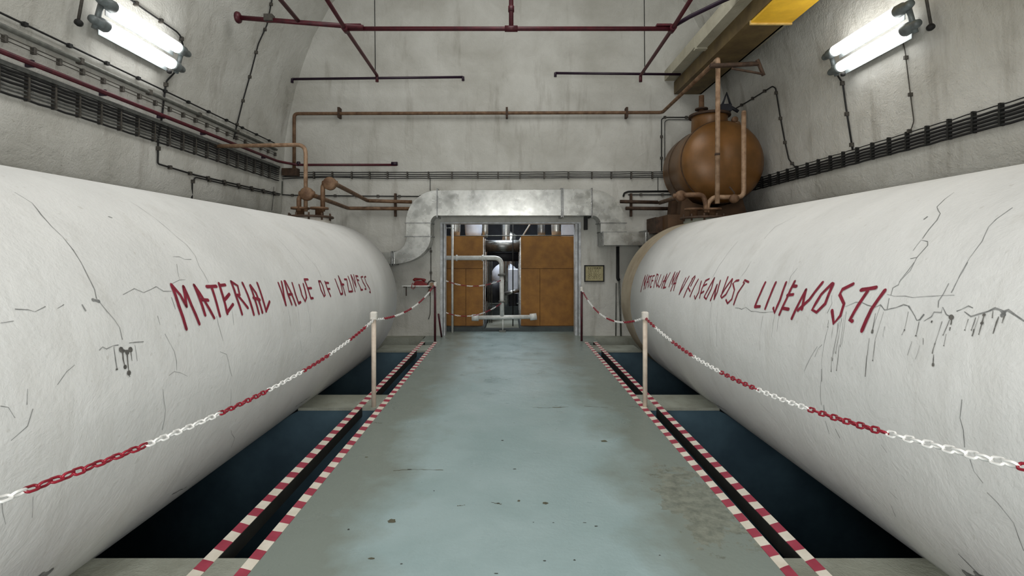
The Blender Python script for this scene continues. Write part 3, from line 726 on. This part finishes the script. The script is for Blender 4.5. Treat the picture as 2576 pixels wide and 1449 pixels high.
# ------------------------------------------------------------------ brown vessel
vx, vz, vr = 3.62, 3.17, .70
t = thing('brown_vessel', (vx, 9.2, 2.3), 'big round brown pressure vessel on a brown base in the right corner', 'pressure vessel')
MB().lathe([(vr-.01, -.55), (vr, -.5), (vr, .42)], (vx, 9.2, vz), 'y', 64).build('shell', 'vessel', t)
def dome(s_): 
    return [(vr*math.cos(a), s_*.34*math.sin(a)) for a in [i*math.pi/2/12 for i in range(13)]]
MB().lathe([(r, h-.55) for r, h in dome(-1)[::-1]], (vx, 9.2, vz), 'y', 64).build('front_head', 'vessel', t)
MB().lathe([(r, h+.42) for r, h in dome(1)], (vx, 9.2, vz), 'y', 64).build('rear_head', 'vessel', t)
for yy in (-.56, .1): MB().lathe([(vr+.002, yy-.012), (vr+.008, yy), (vr+.002, yy+.012)], (vx, 9.2, vz), 'y', 64).build('weld_seam', 'rust_dark', t)
nx, ny = 3.54, 8.98
MB().lathe([(.31, 0), (.30, .36), (.31, .40)], (nx, ny, vz+.46), 'z', 36).build('neck', 'vessel', t)
MB().lathe([(.35, 0), (.355, .015), (.35, .04), (.2, .05), (0, .05)], (nx, ny, vz+.85), 'z', 36).build('neck_flange', 'rust_dark', t)
sx_ = nx-.14
MB().lathe([(.1, 0), (.1, .03), (.045, .04), (.045, .33)], (sx_, ny, vz+.90), 'z', 16).build('stub_pipe', 'rust', t)
MB().lathe([(.11, 0), (.11, .025)], (sx_, ny, vz+.98), 'z', 16).build('stub_flange', 'rust_dark', t)
vp = Vector((nx+.22, ny-.15, vz+.91))
MB().box(vp.x-.09, vp.x+.09, vp.y-.05, vp.y+.05, vp.z, vp.z+.12).tube([vp+Vector((-.06, 0, .1)), vp+Vector((.02, 0, .32)), vp+Vector((.09, 0, .1))], .022, 8).tube([vp+Vector((.05, 0, .1)), vp+Vector((.22, 0, .0))], .03, 8).build('safety_valve', 'machine_dark', t)
for dx, dz in ((.30, .86), (.34, .78)):
    q = Vector((nx+dx, ny-.33, vz+dz-.14))
    MB().lathe([(0, -.03), (.05, -.03), (.055, 0), (.05, .03), (0, .03)], q, 'y', 14).build('valve_body', 'rust', t)
base = thing('vessel_base', (3.6, 9.2, 0), 'stepped brown base under the brown vessel behind the right tank', 'base')
MB().box(2.72, 4.38, 8.7, 9.75, 2.03, 2.28).box(3.1, 4.38, 8.72, 9.73, 1.7, 2.03).build('plinth', 'base_brown', base)
MB().prism([(2.98, 2.28), (4.15, 2.28), (4.05, 2.62), (3.85, 2.48), (3.55, 2.40), (3.2, 2.5), (3.02, 2.66)], 8.85, 9.05).build('saddle', 'base_brown', base)
MB().prism([(2.98, 2.28), (4.15, 2.28), (4.05, 2.62), (3.85, 2.48), (3.55, 2.40), (3.2, 2.5), (3.02, 2.66)], 9.4, 9.6).build('saddle', 'base_brown', base)
for x0, x1 in ((2.95, 3.1), (4.2, 4.35)):
    for y0 in (8.75, 9.6): MB().box(x0, x1, y0, y0+.12, 0, 1.7).build('leg', 'base_brown', base)
MB().box(2.6, 2.72, 9.0, 9.6, 1.98, 2.26).build('side_bracket', 'rust_dark', base)

# ------------------------------------------------------------------ crane beam on the right
t = thing('crane_beam', (3.5, 3.0, 4.74), 'ochre steel crane beam with bright yellow underside, upper right', 'beam')
zb = EYE+3.14
MB().box(3.24, 3.26, -2, 9.98, zb, zb+.24).build('web', 'beam', t)
MB().box(3.26, 3.77, 4.2, 9.98, zb, zb+.03).build('bottom_plate', 'beam', t)  # dimmer light on the far underside put into this darker ochre
yl = 6.82
MB().box(3.25, 3.79, -2, yl, zb-.035, zb-.001).build('yellow_plate', 'yellow', t)
MB().box(3.24, 3.80, yl, yl+.03, zb-.055, zb-.001).build('end_lip', 'lip', t)
MB().box(3.74, 3.77, -2, 9.98, zb, zb+.24).build('web', 'beam', t)
t = thing('concrete_corbel', (3.6, 3, zb+.24), 'pale concrete ledge above the crane beam on the right wall', 'ledge')
MB().box(3.06, 4.10, -6, 8.38, zb+.24, zb+.46).build('near_ledge', 'corbel', t)
MB().box(3.05, 3.26, 8.30, 8.40, zb+.215, zb+.24).build('edge_lip', 'corbel', t)
MB().box(3.06, 4.10, 8.38, 10, zb+.27, zb+.46).build('far_ledge', 'corbel', t)
t = thing('wall_bracket', (4.0, 7.0, 4.3), 'rusty angle bracket hanging under the crane beam at the right wall', 'bracket')
MB().tube([at(1786, 166, 7.15), at(1908, 160, 7.15)], .034, 4).build('crossbar', 'rust_dark', t)
MB().tube([at(1905, 150, 7.15), at(1921, 190, 7.15)], .03, 4).build('upright', 'rust_dark', t)
MB().tube([at(1840, 172, 7.15), at(1918, 186, 7.15)], .018, 6).build('brace', 'rust_dark', t)

# ------------------------------------------------------------------ sprinkler pipes overhead
H = EYE+3.34; YA, YB = 7.53, 9.5
t = thing('sprinkler_pipe', (0, YA, H), 'long maroon sprinkler main running across the hall overhead', 'pipe')
MB().cyl((-2.38, YA, H), (2.42, YA, H), .032).build('main', 'maroon', t)
MB().tube([(.035, YA, H), (.035, YA, H+1.2)], .034, 12).build('drop', 'maroon', t)
MB().cyl((.035, YA, H+.25), (.035, YA, H+.33), .045).build('coupling', 'maroon', t)
MB().cyl((-.06, YA, H), (.13, YA, H), .045).build('coupling', 'maroon', t)
for sgn, lab in ((-1, 'left'), (1, 'right')):
    t = thing('sprinkler_branch', (sgn*2.42, 8, H), 'maroon overhead branch pipe running along the hall, %s of the main drop' % lab, 'pipe')
    MB().tube([(sgn*2.30, 4.6, H), (sgn*2.42, YA, H), (sgn*2.46, YB, H), (sgn*2.46, YB, H-.12)], .030, 10, fillet=.04).build('run', 'maroon', t)
    MB().cyl((sgn*2.42, YA-.07, H), (sgn*2.42, YA+.07, H), .048).build('tee', 'maroon', t)
    a = sgn*2.42-sgn*.02; b = a-sgn*.22
    MB().box(min(a, b), max(a, b), YA-.04, YA+.04, H+.03, H+.06).build('hanger_plate', 'maroon', t)
def arm(x0, x1, y0, y1, label):
    t = thing('sprinkler_pipe', tuple(at((x0+x1)/2, (y0+y1)/2, YB)), label, 'pipe')
    a, b = at(x0, y0, YB), at(x1, y1, YB)
    MB().cyl(a, b, .024, 10).build('run', 'navy', t)
    return t, a, b
t, a, b = arm(735, 1165, 199, 194, 'dark sprinkler arm across the back wall, upper left')
for q, s in ((a, 1), (b, -1)): MB().tube([q+Vector((.03*s, 0, 0)), q, q-Vector((0, 0, .07))], .026, 10).build('end_elbow', 'navy', t)
t, a, b = arm(1397, 1712, 184, 187, 'dark sprinkler arm across the back wall, upper right')
MB().tube([a+Vector((.03, 0, 0)), a, a-Vector((0, 0, .07))], .026, 10).build('end_elbow', 'navy', t)
t = thing('sprinkler_pipe', tuple(at(750, 52, 7.45)), 'maroon pipe slanting down from the left wall to the main', 'pipe')
MB().cyl(at(598, 44, 7.45), at(914, 69, 7.5), .034).build('run', 'maroon', t)
MB().lathe([(0, -.02), (.075, -.02), (.085, 0), (.075, .03), (.04, .05)], at(598, 44, 7.45), 'x', 14).build('end_flange', 'maroon', t)
MB().box(*[v for v in (at(667, 44, 7.45).x, at(688, 44, 7.45).x, 7.40, 7.5, at(670, 54, 7.45).z, at(670, 38, 7.45).z)]).build('bracket', 'clip', t)
pipe('sprinkler_branch', [Vector((-3.02, 4.8, EYE+3.43)), at(750, 52, 7.45)], .03, 'maroon', 'maroon overhead pipe left of the others, coming forward', fillet=0)
pipe('sprinkler_pipe', [Vector((2.43, YA-.05, H+.02)), at(1735, 42, 7.3), at(1822, 0, 6.9), at(1870, -20, 6.7)], .03, 'navy', 'dark pipe rising right from the end of the main', fillet=0)
for px, lab in ((942, 'thin wire hanging down the back wall, left'), (1620, 'thin wire hanging down the back wall, right')):
    MB().tube([at(px, -60, 9.6), at(px+2, 186, 9.6)], .008, 6).build('hanging_wire', 'black', label=lab, cat='wire')
t = thing('wall_main', (-4.3, 7, 3.3), 'maroon pipe along the left wall turning onto the back wall', 'pipe')
zz = 3.335
MB().tube([(-wallx(zz)+.07, 1.5, zz), (-wallx(zz)+.07, 9.6, zz+.02), (-4.1, 9.86, zz), (at(998, 412, 9.86).x, 9.86, zz)], .024, 10, fillet=.1).build('run', 'maroon', t)
MB().cyl(at(985, 412, 9.86), at(1000, 412, 9.86), .038).build('end_cap', 'navy', t)
MB().cyl(at(748, 412, 9.86), at(754, 412, 9.86), .045).build('coupling', 'navy', t)
for yy in (4.66, 5.5, 6.4, 7.3, 8.2, 9.1): MB().box(-wallx(zz), -wallx(zz)+.07, yy-.012, yy+.012, zz-.02, zz+.045).build('clip', 'navy', t)

# ------------------------------------------------------------------ cable trays
def tray(sgn, zs, rads, mats, y0, y1, ys, label, strip=None, off=.03):
    zc = sum(zs)/len(zs)
    t = thing('cable_tray', (sgn*4.3, (y0+y1)/2, min(zs)), label, 'cable tray')
    for z, r, m in zip(zs, rads, mats):
        x = sgn*(wallx(z)-off); pts = []
        m_ = int((y1-y0)/.14)
        for i in range(m_+1):
            y = y0+(y1-y0)*i/m_; d = 0 if i % 2 == 0 else -.008*random.random()
            pts.append((x, y, z+d))
        MB().tube(pts, r, 6).build('cable', m, t)
    if strip:
        z0, z1 = strip; x = wallx(z0)-off
        a, b = sorted((sgn*(x-.02), sgn*(x+.01)))
        MB().box(a, b, y0, y1, z0, z1).build('tray_channel', 'cablegrey', t)
    zt_ = max(zs)+.015 if not strip else strip[1]+.005
    x = wallx(zc)
    for y in ys:
        a, b = sorted((sgn*(x-off-.014), sgn*x))
        MB().box(a, b, y-.010, y+.010, min(zs)-.012, zt_).build('support', 'clip' if sgn < 0 else 'rail', t)
    return t
mm = ['black', 'black', 'black', 'black', 'cablegrey', 'cablegrey', 'black']
tray(-1, [3.228, 3.195, 3.16, 3.125, 3.09, 3.055, 3.015], [.012, .012, .012, .012, .009, .009, .011], mm, 1.5, 9.75,
     [3.83+i*.277 for i in range(21)], 'wide tray of black and grey cables along the left wall', (3.245, 3.285))
tray(1, [2.945, 2.905, 2.87, 2.835, 2.80, 2.765], [.006, .012, .013, .013, .012, .012], ['black']*6, 1.5, 9.6,
     [3.76+i*.27 for i in range(21)], 'narrow tray of black cables along the right wall')
# single runs high on the left wall
def run_on_wall(name, z, r, mat, label, y0=1.5, y1=9.5, cl=None, clm='clip', cs=.02, off=.03, sgn=-1, tail=None, cat='cable'):
    x = sgn*(wallx(z)-off)
    t = thing(name, (x, (y0+y1)/2, z), label, cat)
    pts = [(x, y0, z), (x, y1, z)]
    if tail: pts += tail
    MB().tube(pts, r, 8, fillet=.04).build('run', mat, t)
    for y in (cl or []): MB().box(x-cs, x+cs, y-.02, y+.02, z-cs, z+cs).build('clip', clm, t)
    return t
run_on_wall('wall_cable', 3.68, .010, 'black', 'topmost black clipped cable along the left wall', y1=9.5, cl=[4.6+.47*i for i in range(11)], clm='black', cs=.018)
run_on_wall('conduit_pipe', 3.575, .024, 'conduit', 'grey conduit pipe along the left wall under the top cable', y1=9.6, cl=[5.2+1.0*i for i in range(5)], cs=.03, cat='conduit')
t = thing('insulated_wires', (-4.35, 6, 3.47), 'pair of thin wires on small insulators along the left wall', 'wire')
for z in (3.50, 3.465): MB().tube([(-wallx(z)+.035, 1.5, z), (-wallx(z)+.035, 9.6, z)], .005, 6).build('wire', 'clip', t)
for i in range(20): MB().bbox(-4.42, -4.37, 4.42+.27*i, 4.45+.27*i, 3.45, 3.515, .008).build('insulator', 'clip', t)
# lower double run and drops, left wall
def wcable(pts, r, mat, label, fn=onwall, name='wall_cable', clips=True, off=.02, cat='cable'):
    q = [fn(x, y, off) for x, y in pts]
    t = thing(name, tuple(q[-1]), label, cat)
    MB().tube(q, r, 6, fillet=.03).build('run', mat, t)
    if clips:
        L = sum((b-a).length for a, b in zip(q, q[1:])); step = .42; acc = step*.6
        for a, b in zip(q, q[1:]):
            l = (b-a).length
            while acc < l:
                p = a+(b-a)*(acc/l); s = .014+r
                MB().box(p.x-s, p.x+s, p.y-s*.6, p.y+s*.6, p.z-s, p.z+s).build('clip', 'clip', t); acc += step
            acc -= l
    return t
wcable([(440, 182), (418, 205), (413, 245), (408, 290), (398, 350), (397, 412), (490, 440), (600, 465), (690, 485), (705, 488)], .011, 'black', 'black cable dropping from the left lamp and running low along the left wall')
wcable([(483, 500), (484, 458), (492, 446), (600, 471), (690, 489), (703, 491)], .010, 'black', 'lower black cable beside it that drops behind the left tank')
wcable([(690, -30), (672, 62), (650, 110), (632, 180), (612, 250), (597, 310), (588, 350)], .010, 'black', 'black cable descending the left wall from the maroon pipe')
wcable([(300, -22), (360, 22), (445, 80), (455, 92), (461, 118)], .011, 'black', 'black cable feeding the left lamp from above')
wcable([(2098, 176), (2120, 210), (2128, 270), (2145, 378)], .011, 'black', 'black cable dropping from the right lamp to the cable tray')
wcable([(2268, 90), (2277, 130), (2288, 220), (2299, 305), (2292, 326), (2278, 338)], .006, 'clip', 'thin cable down the right wall right of the lamp cable')
wcable([(1850, 273), (1880, 256), (1943, 217), (1951, 222), (1962, 290), (1973, 350), (1984, 400), (2000, 420)], .010, 'black', 'black cable from the brown vessel over the right wall')
# cables on the back wall
t = thing('wall_cables', tuple(onback(1180, 445)), 'bundle of four black cables across the back wall', 'cable')
for i, (ya, yb) in enumerate(((434, 432), (440, 437), (445, 442), (450, 446))):
    pts = []
    for j in range(30):
        u = j/29; pts.append(onback(704+(1690-704)*u, ya+(yb-ya)*u-(4*math.sin(math.pi*min(u*4, 1)) if i == 3 else 0), .03)+Vector((0, 0, random.uniform(-.004, .004))))
    MB().tube(pts, .008, 6).build('cable', 'black', t)
for px in (790, 836, 885, 930, 975, 1025, 1078, 1137, 1202, 1253, 1308, 1369, 1430, 1489, 1538, 1588, 1641):
    a = onback(px, 441, .03); MB().box(a.x-.012, a.x+.012, 9.94, 10, a.z-.07, a.z+.07).build('clip', 'clip', t)
wcable([(703, 489), (730, 491), (900, 493), (1060, 494)], .010, 'black', 'single black cable low on the back wall left of the duct', onback, clips=True)
wcable([(1082, 446), (1082, 480)], .006, 'black', 'short black cable down to the duct from the back wall bundle', onback, clips=False)
wcable([(1664, 430), (1664, 300), (1672, 295), (1745, 295)], .010, 'black', 'bent black cable pair left of the brown vessel', onback)
wcable([(1672, 430), (1672, 306), (1680, 301), (1745, 301)], .008, 'cablegrey', 'inner grey cable of the bent pair left of the brown vessel', onback, clips=False)
wcable([(1655, 446), (1655, 482)], .006, 'black', 'short black drop cable under the bundle beside the vessel', onback, clips=False)
wcable([(1568, 495), (1570, 486), (1580, 482), (1700, 481)], .018, 'black', 'thick black cable along the back wall right of the duct', onback, clips=False)
wcable([(1580, 490), (1700, 490)], .010, 'black', 'thinner black cable under the thick one right of the duct', onback)
wcable([(1084, 600), (1084, 706)], .008, 'clip', 'thin grey cable down the back wall left of the door', onback)
wcable([(1083, 745), (1082, 790), (1078, 803)], .007, 'clip', 'short thin cable hanging below the reel left of the door', onback, clips=False)
wcable([(689, 470), (687, 500), (684, 530)], .004, 'black', 'hairline cable near the left rear corner', clips=False)
MB().box(*(lambda a, b: (a.x, b.x, 9.94, 10, b.z, a.z))(at(705, 456, 9.98), at(711, 490, 9.98))).build('corner_duct', 'conduit', label='short grey upright duct in the left rear corner', cat='conduit')
MB().box(*(lambda a, b: (a.x, b.x, 9.86, 10, b.z, a.z))(at(712, 424, 9.92), at(750, 442, 9.92))).build('junction_box', 'rust_dark', label='dark rusty box where the pipes meet in the left rear corner', cat='box')
wcable([(1554, 620), (1554, 700), (1557, 705)], .032, 'black', 'thick black hose down the back wall right of the sign', onback, clips=False, name='black_hose', cat='hose')
wcable([(1557, 702), (1560, 780), (1562, 846)], .018, 'conduit', 'grey conduit continuing below the black hose', onback, clips=False, name='conduit_pipe', cat='conduit')
wcable([(1550, 712), (1549, 846)], .012, 'conduit', 'slim grey conduit left of the hose conduit', onback, clips=False, name='conduit_pipe', cat='conduit')
a, b = at(1470, 543, 9.9), at(1478, 578, 9.9)
MB().box(a.x, b.x, 9.88, 10, b.z, a.z).box(a.x, a.x+.13, 9.8, 9.84, a.z-.01, a.z+.03).build('black_bracket', 'black', label='black bracket hanging under the duct at the right of the door', cat='bracket')

# ------------------------------------------------------------------ air duct over the door
t = thing('air_duct', (.1, 9.75, 2.35), 'silver sheet-metal duct with elbows framing the top of the doorway', 'duct')
Yd0, Yd1 = 9.56, 9.97
def P2(px, py): v = at(px, py, Yd0); return (v.x, v.z)
def arc(cx, cy, rx, ry, a0, a1, n=14):
    return [P2(cx+rx*math.cos(math.radians(a0+(a1-a0)*i/n)), cy-ry*math.sin(math.radians(a0+(a1-a0)*i/n))) for i in range(n+1)]
def dpiece(name, poly, mat='galv', y0=Yd0, y1=Yd1): MB().prism(poly, y0, y1).build(name, mat, t)
dpiece('duct_section', [P2(1101, 479), P2(1412, 477), P2(1412, 542), P2(1101, 542)])
dpiece('duct_section', [P2(1414, 476), P2(1489, 476), P2(1489, 542), P2(1414, 542)])
dpiece('elbow', arc(1100, 560, 79, 81, 90, 180)+arc(1100, 560, 17, 18, 180, 90))
dpiece('elbow', arc(1490, 560, 82, 83, 90, 0)+arc(1490, 560, 20, 18, 0, 90))
dpiece('duct_section', [P2(1022, 562), P2(1083, 562), P2(1083, 594), P2(1021, 594)])
dpiece('elbow', arc(988, 596, 95, 68, 0, -90)+arc(988, 596, 35, 38, -90, 0))
dpiece('duct_section', [P2(925, 637), P2(987, 635), P2(987, 664), P2(925, 664)])
dpiece('duct_section', [P2(1511, 562), P2(1573, 562), P2(1573, 584), P2(1511, 584)])
dpiece('duct_section', [P2(1513, 585), P2(1656, 585), P2(1656, 617), P2(1513, 617)], 'galv', Yd0-.12, Yd1)
fl = .02
def flange_v(px, y0, y1, yo=0):
    a, b = at(px-1.5, y0, Yd0), at(px+1.5, y1, Yd0)
    MB().box(a.x, b.x, Yd0-.02-yo, Yd1, b.z, a.z).build('flange', 'galv_dull', t)
for px, y0, y1, yo in ((1100, 474, 547, 0), (1412, 473, 547, 0), (1416, 473, 547, 0), (1489, 473, 547, 0), (985, 632, 668, 0), (990, 632, 668, 0), (1622, 580, 622, .12), (1514, 583, 619, .12)): flange_v(px, y0, y1, yo)
def flange_h(py, x0, x1):
    a, b = at(x0, py-1.2, Yd0), at(x1, py+1.2, Yd0)
    MB().box(a.x, b.x, Yd0-.018, Yd1, b.z, a.z).build('flange', 'galv_dull', t)
flange_h(561, 1018, 1085); flange_h(595, 1018, 1086); flange_h(561, 1507, 1577); flange_h(584, 1511, 1577)

# ------------------------------------------------------------------ sign, shelf with telephone, reel
t = thing('framed_notice', tuple(at(1495, 710, 9.97)), 'small framed yellowed notice on the back wall right of the door', 'notice')
a, b = at(1470, 667, 9.97), at(1520, 709, 9.97)
for x0, x1, z0, z1 in ((a.x, b.x, a.z-.02, a.z), (a.x, b.x, b.z, b.z+.02), (a.x, a.x+.02, b.z+.02, a.z-.02), (b.x-.02, b.x, b.z+.02, a.z-.02)):
    MB().box(x0, x1, 9.955, 10, z0, z1).build('frame_bar', 'black', t)
pp = MB().box(a.x+.02, b.x-.02, 9.975, 10, b.z+.02, a.z-.02).build('paper', 'paper', t)
mb = MB()
for r in range(11):
    z = a.z-.055-r*.021; x = a.x+.07+random.uniform(0, .02)
    while x < b.x-.1:
        l = random.uniform(.012, .04); h = .010 if r == 0 else .004
        mb.box(x, min(x+l, b.x-.07), 9.9735, 9.975, z-h, z+h*.5); x += l+random.uniform(.008, .03)
mb.build('print_lines', 'ink', pp, kind='stuff')
t = thing('wall_shelf', tuple(at(1050, 725, 9.8)), 'small wall shelf left of the door carrying a red telephone', 'shelf')
a, b = at(1012, 718, 9.75), at(1080, 721, 9.75)
MB().box(a.x, b.x, 9.72, 10, a.z-.02, a.z).build('board', 'pipe_white', t)
for x in (a.x+.02, b.x-.03):
    MB().box(x, x+.015, 9.75, 10, a.z-.04, a.z-.02).box(x, x+.015, 9.98, 10, a.z-.22, a.z-.02).build('bracket', 'rust_dark', t)
q = at(1057, 718, 9.82); q.z = a.z
t = thing('telephone', tuple(q), 'red desk telephone with handset on the wall shelf', 'telephone')
MB().prism([(q.x-.12, q.z), (q.x+.14, q.z), (q.x+.13, q.z+.03), (q.x+.06, q.z+.085), (q.x-.08, q.z+.085), (q.x-.12, q.z+.03)], 9.75, 9.93).build('body', 'phone', t)
hs_ = MB().tube([(q.x-.12, 9.8, q.z+.09), (q.x-.10, 9.8, q.z+.115), (q.x+.02, 9.8, q.z+.12), (q.x+.08, 9.8, q.z+.10), (q.x+.1, 9.8, q.z+.085)], [.03, .028, .016, .028, .03], 10).build('handset', 'phone', t)
MB().tube([(q.x-.13, 9.73, q.z+.05), (q.x-.15, 9.70, q.z-.04), (q.x-.11, 9.70, q.z-.07), (q.x-.08, 9.715, q.z-.03), (q.x-.08, 9.74, q.z+.03)], .007, 6, fillet=.03).build('cord', 'phone', hs_)
t = thing('hanging_reel', tuple(at(1085, 735, 9.9)), 'small round coil hanging on the wall by the left post', 'reel')
c = at(1086, 716, 9.93)
MB().tube([c+Vector((.075*math.cos(i*.393), 0, .075*math.sin(i*.393))) for i in range(17)], .014, 8, caps=False).build('ring', 'clip', t)
MB().cyl(c+Vector((0, -.02, 0)), c+Vector((0, .06, 0)), .04).build('hub', 'rust_light', t)
MB().tube([c+Vector((-.03, 0, -.07)), c+Vector((-.06, 0, -.15))], .02, 8).build('tail', 'rust', t)

# ------------------------------------------------------------------ lamps
def lamp(sgn, label):
    z1_, z2_ = 4.19, 3.99
    yc = 5.87 if sgn < 0 else 5.97
    t = thing('twin_tube_lamp', (sgn*4.25, yc, 3.9), label, 'lamp')
    xo = [(4.15, z1_), (4.225, z2_)]
    for x, z in xo:
        x *= sgn
        for kk in (-1, 1):
            MB().lathe([(.0, 0), (.035, .0), (.045, .03), (.045, .09), (.062, .11), (.066, .19), (.058, .21), (.0, .21)] if kk < 0 else
                       [(.0, -.21), (.058, -.21), (.066, -.19), (.062, -.11), (.045, -.09), (.045, -.03), (.035, 0), (0, 0)],
                       (x, yc+kk*.73, z), 'y', 20).build('end_cap', 'cap', t)
        lt = MB().lathe([(0, -.535), (.04, -.53), (.066, -.50), (.066, .50), (.04, .53), (0, .535)], (x, yc, z), 'y', 24).build('lit_tube', 'glow', t)
        a, b = sorted((x+sgn*.075, x+sgn*.082))
        MB().box(a, b, yc-.54, yc+.54, z-.085, z+.075).build('tube_shield', 'cap', lt)  # added plate that keeps tube light off the wall behind
    # backing bar and end bridges
    for kk in (-1, 1):
        MB().tube([(sgn*4.17, yc+kk*.64, z1_+.05), (sgn*4.26, yc+kk*.64, z2_-.07)], .028, 8).build('bridge', 'cap', t)
    MB().tube([(sgn*4.20, yc-.80, z1_+.24), (sgn*4.29, yc-.80, z2_-.06)], .014, 8).build('support_bar', 'clip', t)
    MB().lathe([(0, -.03), (.03, -.02), (.036, .01), (.03, .03), (0, .035)], (sgn*4.29, yc-.80, z2_-.08), 'y', 12).build('knob', 'black', t)
    MB().lathe([(0, -.03), (.025, -.02), (.03, .01), (.0, .03)], (sgn*4.25, yc+.5, z2_-.10), 'z', 12).build('gland', 'black', t)
    return t
lamp(-1, 'twin-tube fluorescent lamp glowing on the left vault')
lamp(1, 'twin-tube fluorescent lamp glowing on the right vault')

# ------------------------------------------------------------------ posts and chains
def post(x, y, h, mat, capm, label, r=.024, cap=.034):
    t = thing('barrier_post', (x, y, 0), label, 'post')
    MB().cyl((x, y, .0), (x, y, h-.05), r, 16).build('pole', mat, t)
    MB().bbox(x-cap, x+cap, y-cap, y+cap, h-.05, h+.03, .012).build('cap', capm, t)
    return t
post(-1.417, 5.34, .97, 'post', 'white', 'white post left of the aisle where two chains meet')
post(1.43, 5.34, .97, 'post', 'white', 'white post right of the aisle where two chains meet')
post(-1.36, 9.38, 1.06, 'maroon', 'white', 'dark red post with white top left of the doorway', .021, .026)
post(1.345, 9.40, .97, 'maroon', 'white', 'dark red post with white top right of the doorway', .021, .026)
post(-1.45, 1.0, .97, 'post', 'white', 'nearest white post on the left, outside the picture edge')
post(1.45, .95, 1.08, 'post', 'white', 'nearest white post on the right, outside the picture edge')
MB().tube([at(1103, 790, 9.6), (at(1111, 845, 9.85).x, 9.85, .0)], .018, 8).build('leaning_bar', 'maroon', label='dark red bar leaning beside the left door jamb', cat='bar')
def link_mesh(mat, L=.052, W=.031, r=.0046, n=16, m=6):
    mb = MB(); pts = []
    hs = (L-W)/2; R = W/2-r
    for i in range(n):
        a = 2*math.pi*i/n
        x = R*math.cos(a)+(hs if math.cos(a) > 0 else -hs); pts.append(Vector((x, R*math.sin(a), 0)))
    vs = []
    for i in range(n):
        t_ = (pts[(i+1) % n]-pts[i-1]).normalized(); nn = Vector((t_.y, -t_.x, 0))
        for k_ in range(m):
            a = 2*math.pi*k_/m; vs.append(pts[i]+nn*math.cos(a)*r+Vector((0, 0, 1))*math.sin(a)*r)
    mb.add(vs, [(i*m+k_, i*m+(k_+1) % m, ((i+1) % n)*m+(k_+1) % m, ((i+1) % n)*m+k_) for i in range(n) for k_ in range(m)], True)
    me = D.meshes.new('chain_link'); me.from_pydata([tuple(v) for v in mb.v], [], mb.f)
    me.polygons.foreach_set('use_smooth', mb.sm); me.materials.append(M[mat]); return me
LW, LR_ = link_mesh('chain_w'), link_mesh('chain_r')
def chain(p0, p1, sag, label, start=0, band=12, pitch=.0422, bands=None):
    p0, p1 = Vector(p0), Vector(p1)
    t = thing('plastic_chain', tuple(p0), label, 'chain', None)
    K = 400; pts = [p0+(p1-p0)*u-Vector((0, 0, sag*4*u*(1-u))) for u in [i/K for i in range(K+1)]]
    S = [0]
    for a, b in zip(pts, pts[1:]): S.append(S[-1]+(b-a).length)
    n = int(S[-1]/pitch); j = 0
    for i in range(n+1):
        s = i*pitch
        while j < K-1 and S[j+1] < s: j += 1
        u = (s-S[j])/(S[j+1]-S[j]) if S[j+1] > S[j] else 0
        p = pts[j].lerp(pts[min(j+1, K)], min(u, 1)); d = (pts[min(j+1, K)]-pts[j]).normalized()
        side = d.cross(Vector((0, 0, 1))).normalized(); up = side.cross(d)
        a = math.radians(35+(90 if i % 2 else 0)+random.uniform(-12, 12))
        yv = side*math.cos(a)+up*math.sin(a); zv = d.cross(yv)
        col = ((i+start)//band) % 2
        o = D.objects.new('chain_link', LR_ if col else LW)
        mt = Matrix((( d.x, yv.x, zv.x, p.x-p0.x), (d.y, yv.y, zv.y, p.y-p0.y), (d.z, yv.z, zv.z, p.z-p0.z), (0, 0, 0, 1)))
        C.objects.link(o); o.parent = t; o.matrix_local = mt
    return t
chain((-1.417, 5.33, .915), (-1.45, 1.02, .96), .15, 'red and white chain sagging along the left tank towards the viewer', start=5)
chain((1.43, 5.33, .935), (1.45, .97, 1.10), .21, 'red and white chain sagging along the right tank towards the viewer', start=15)
chain((-1.417, 5.35, .915), (-1.36, 9.37, 1.05), .15, 'red and white chain running from the left white post to the door', start=2)
chain((1.43, 5.35, .935), (1.345, 9.39, .95), .25, 'deep-sagging red and white chain from the right white post to the door', start=2)
chain(at(1116, 704, 10.2), at(1258, 706, 10.46), .12, 'upper thin chain across the left half of the doorway', band=3)
chain(at(1116, 784, 10.2), at(1262, 762, 10.46), .17, 'lower thin chain across the left half of the doorway', band=3)
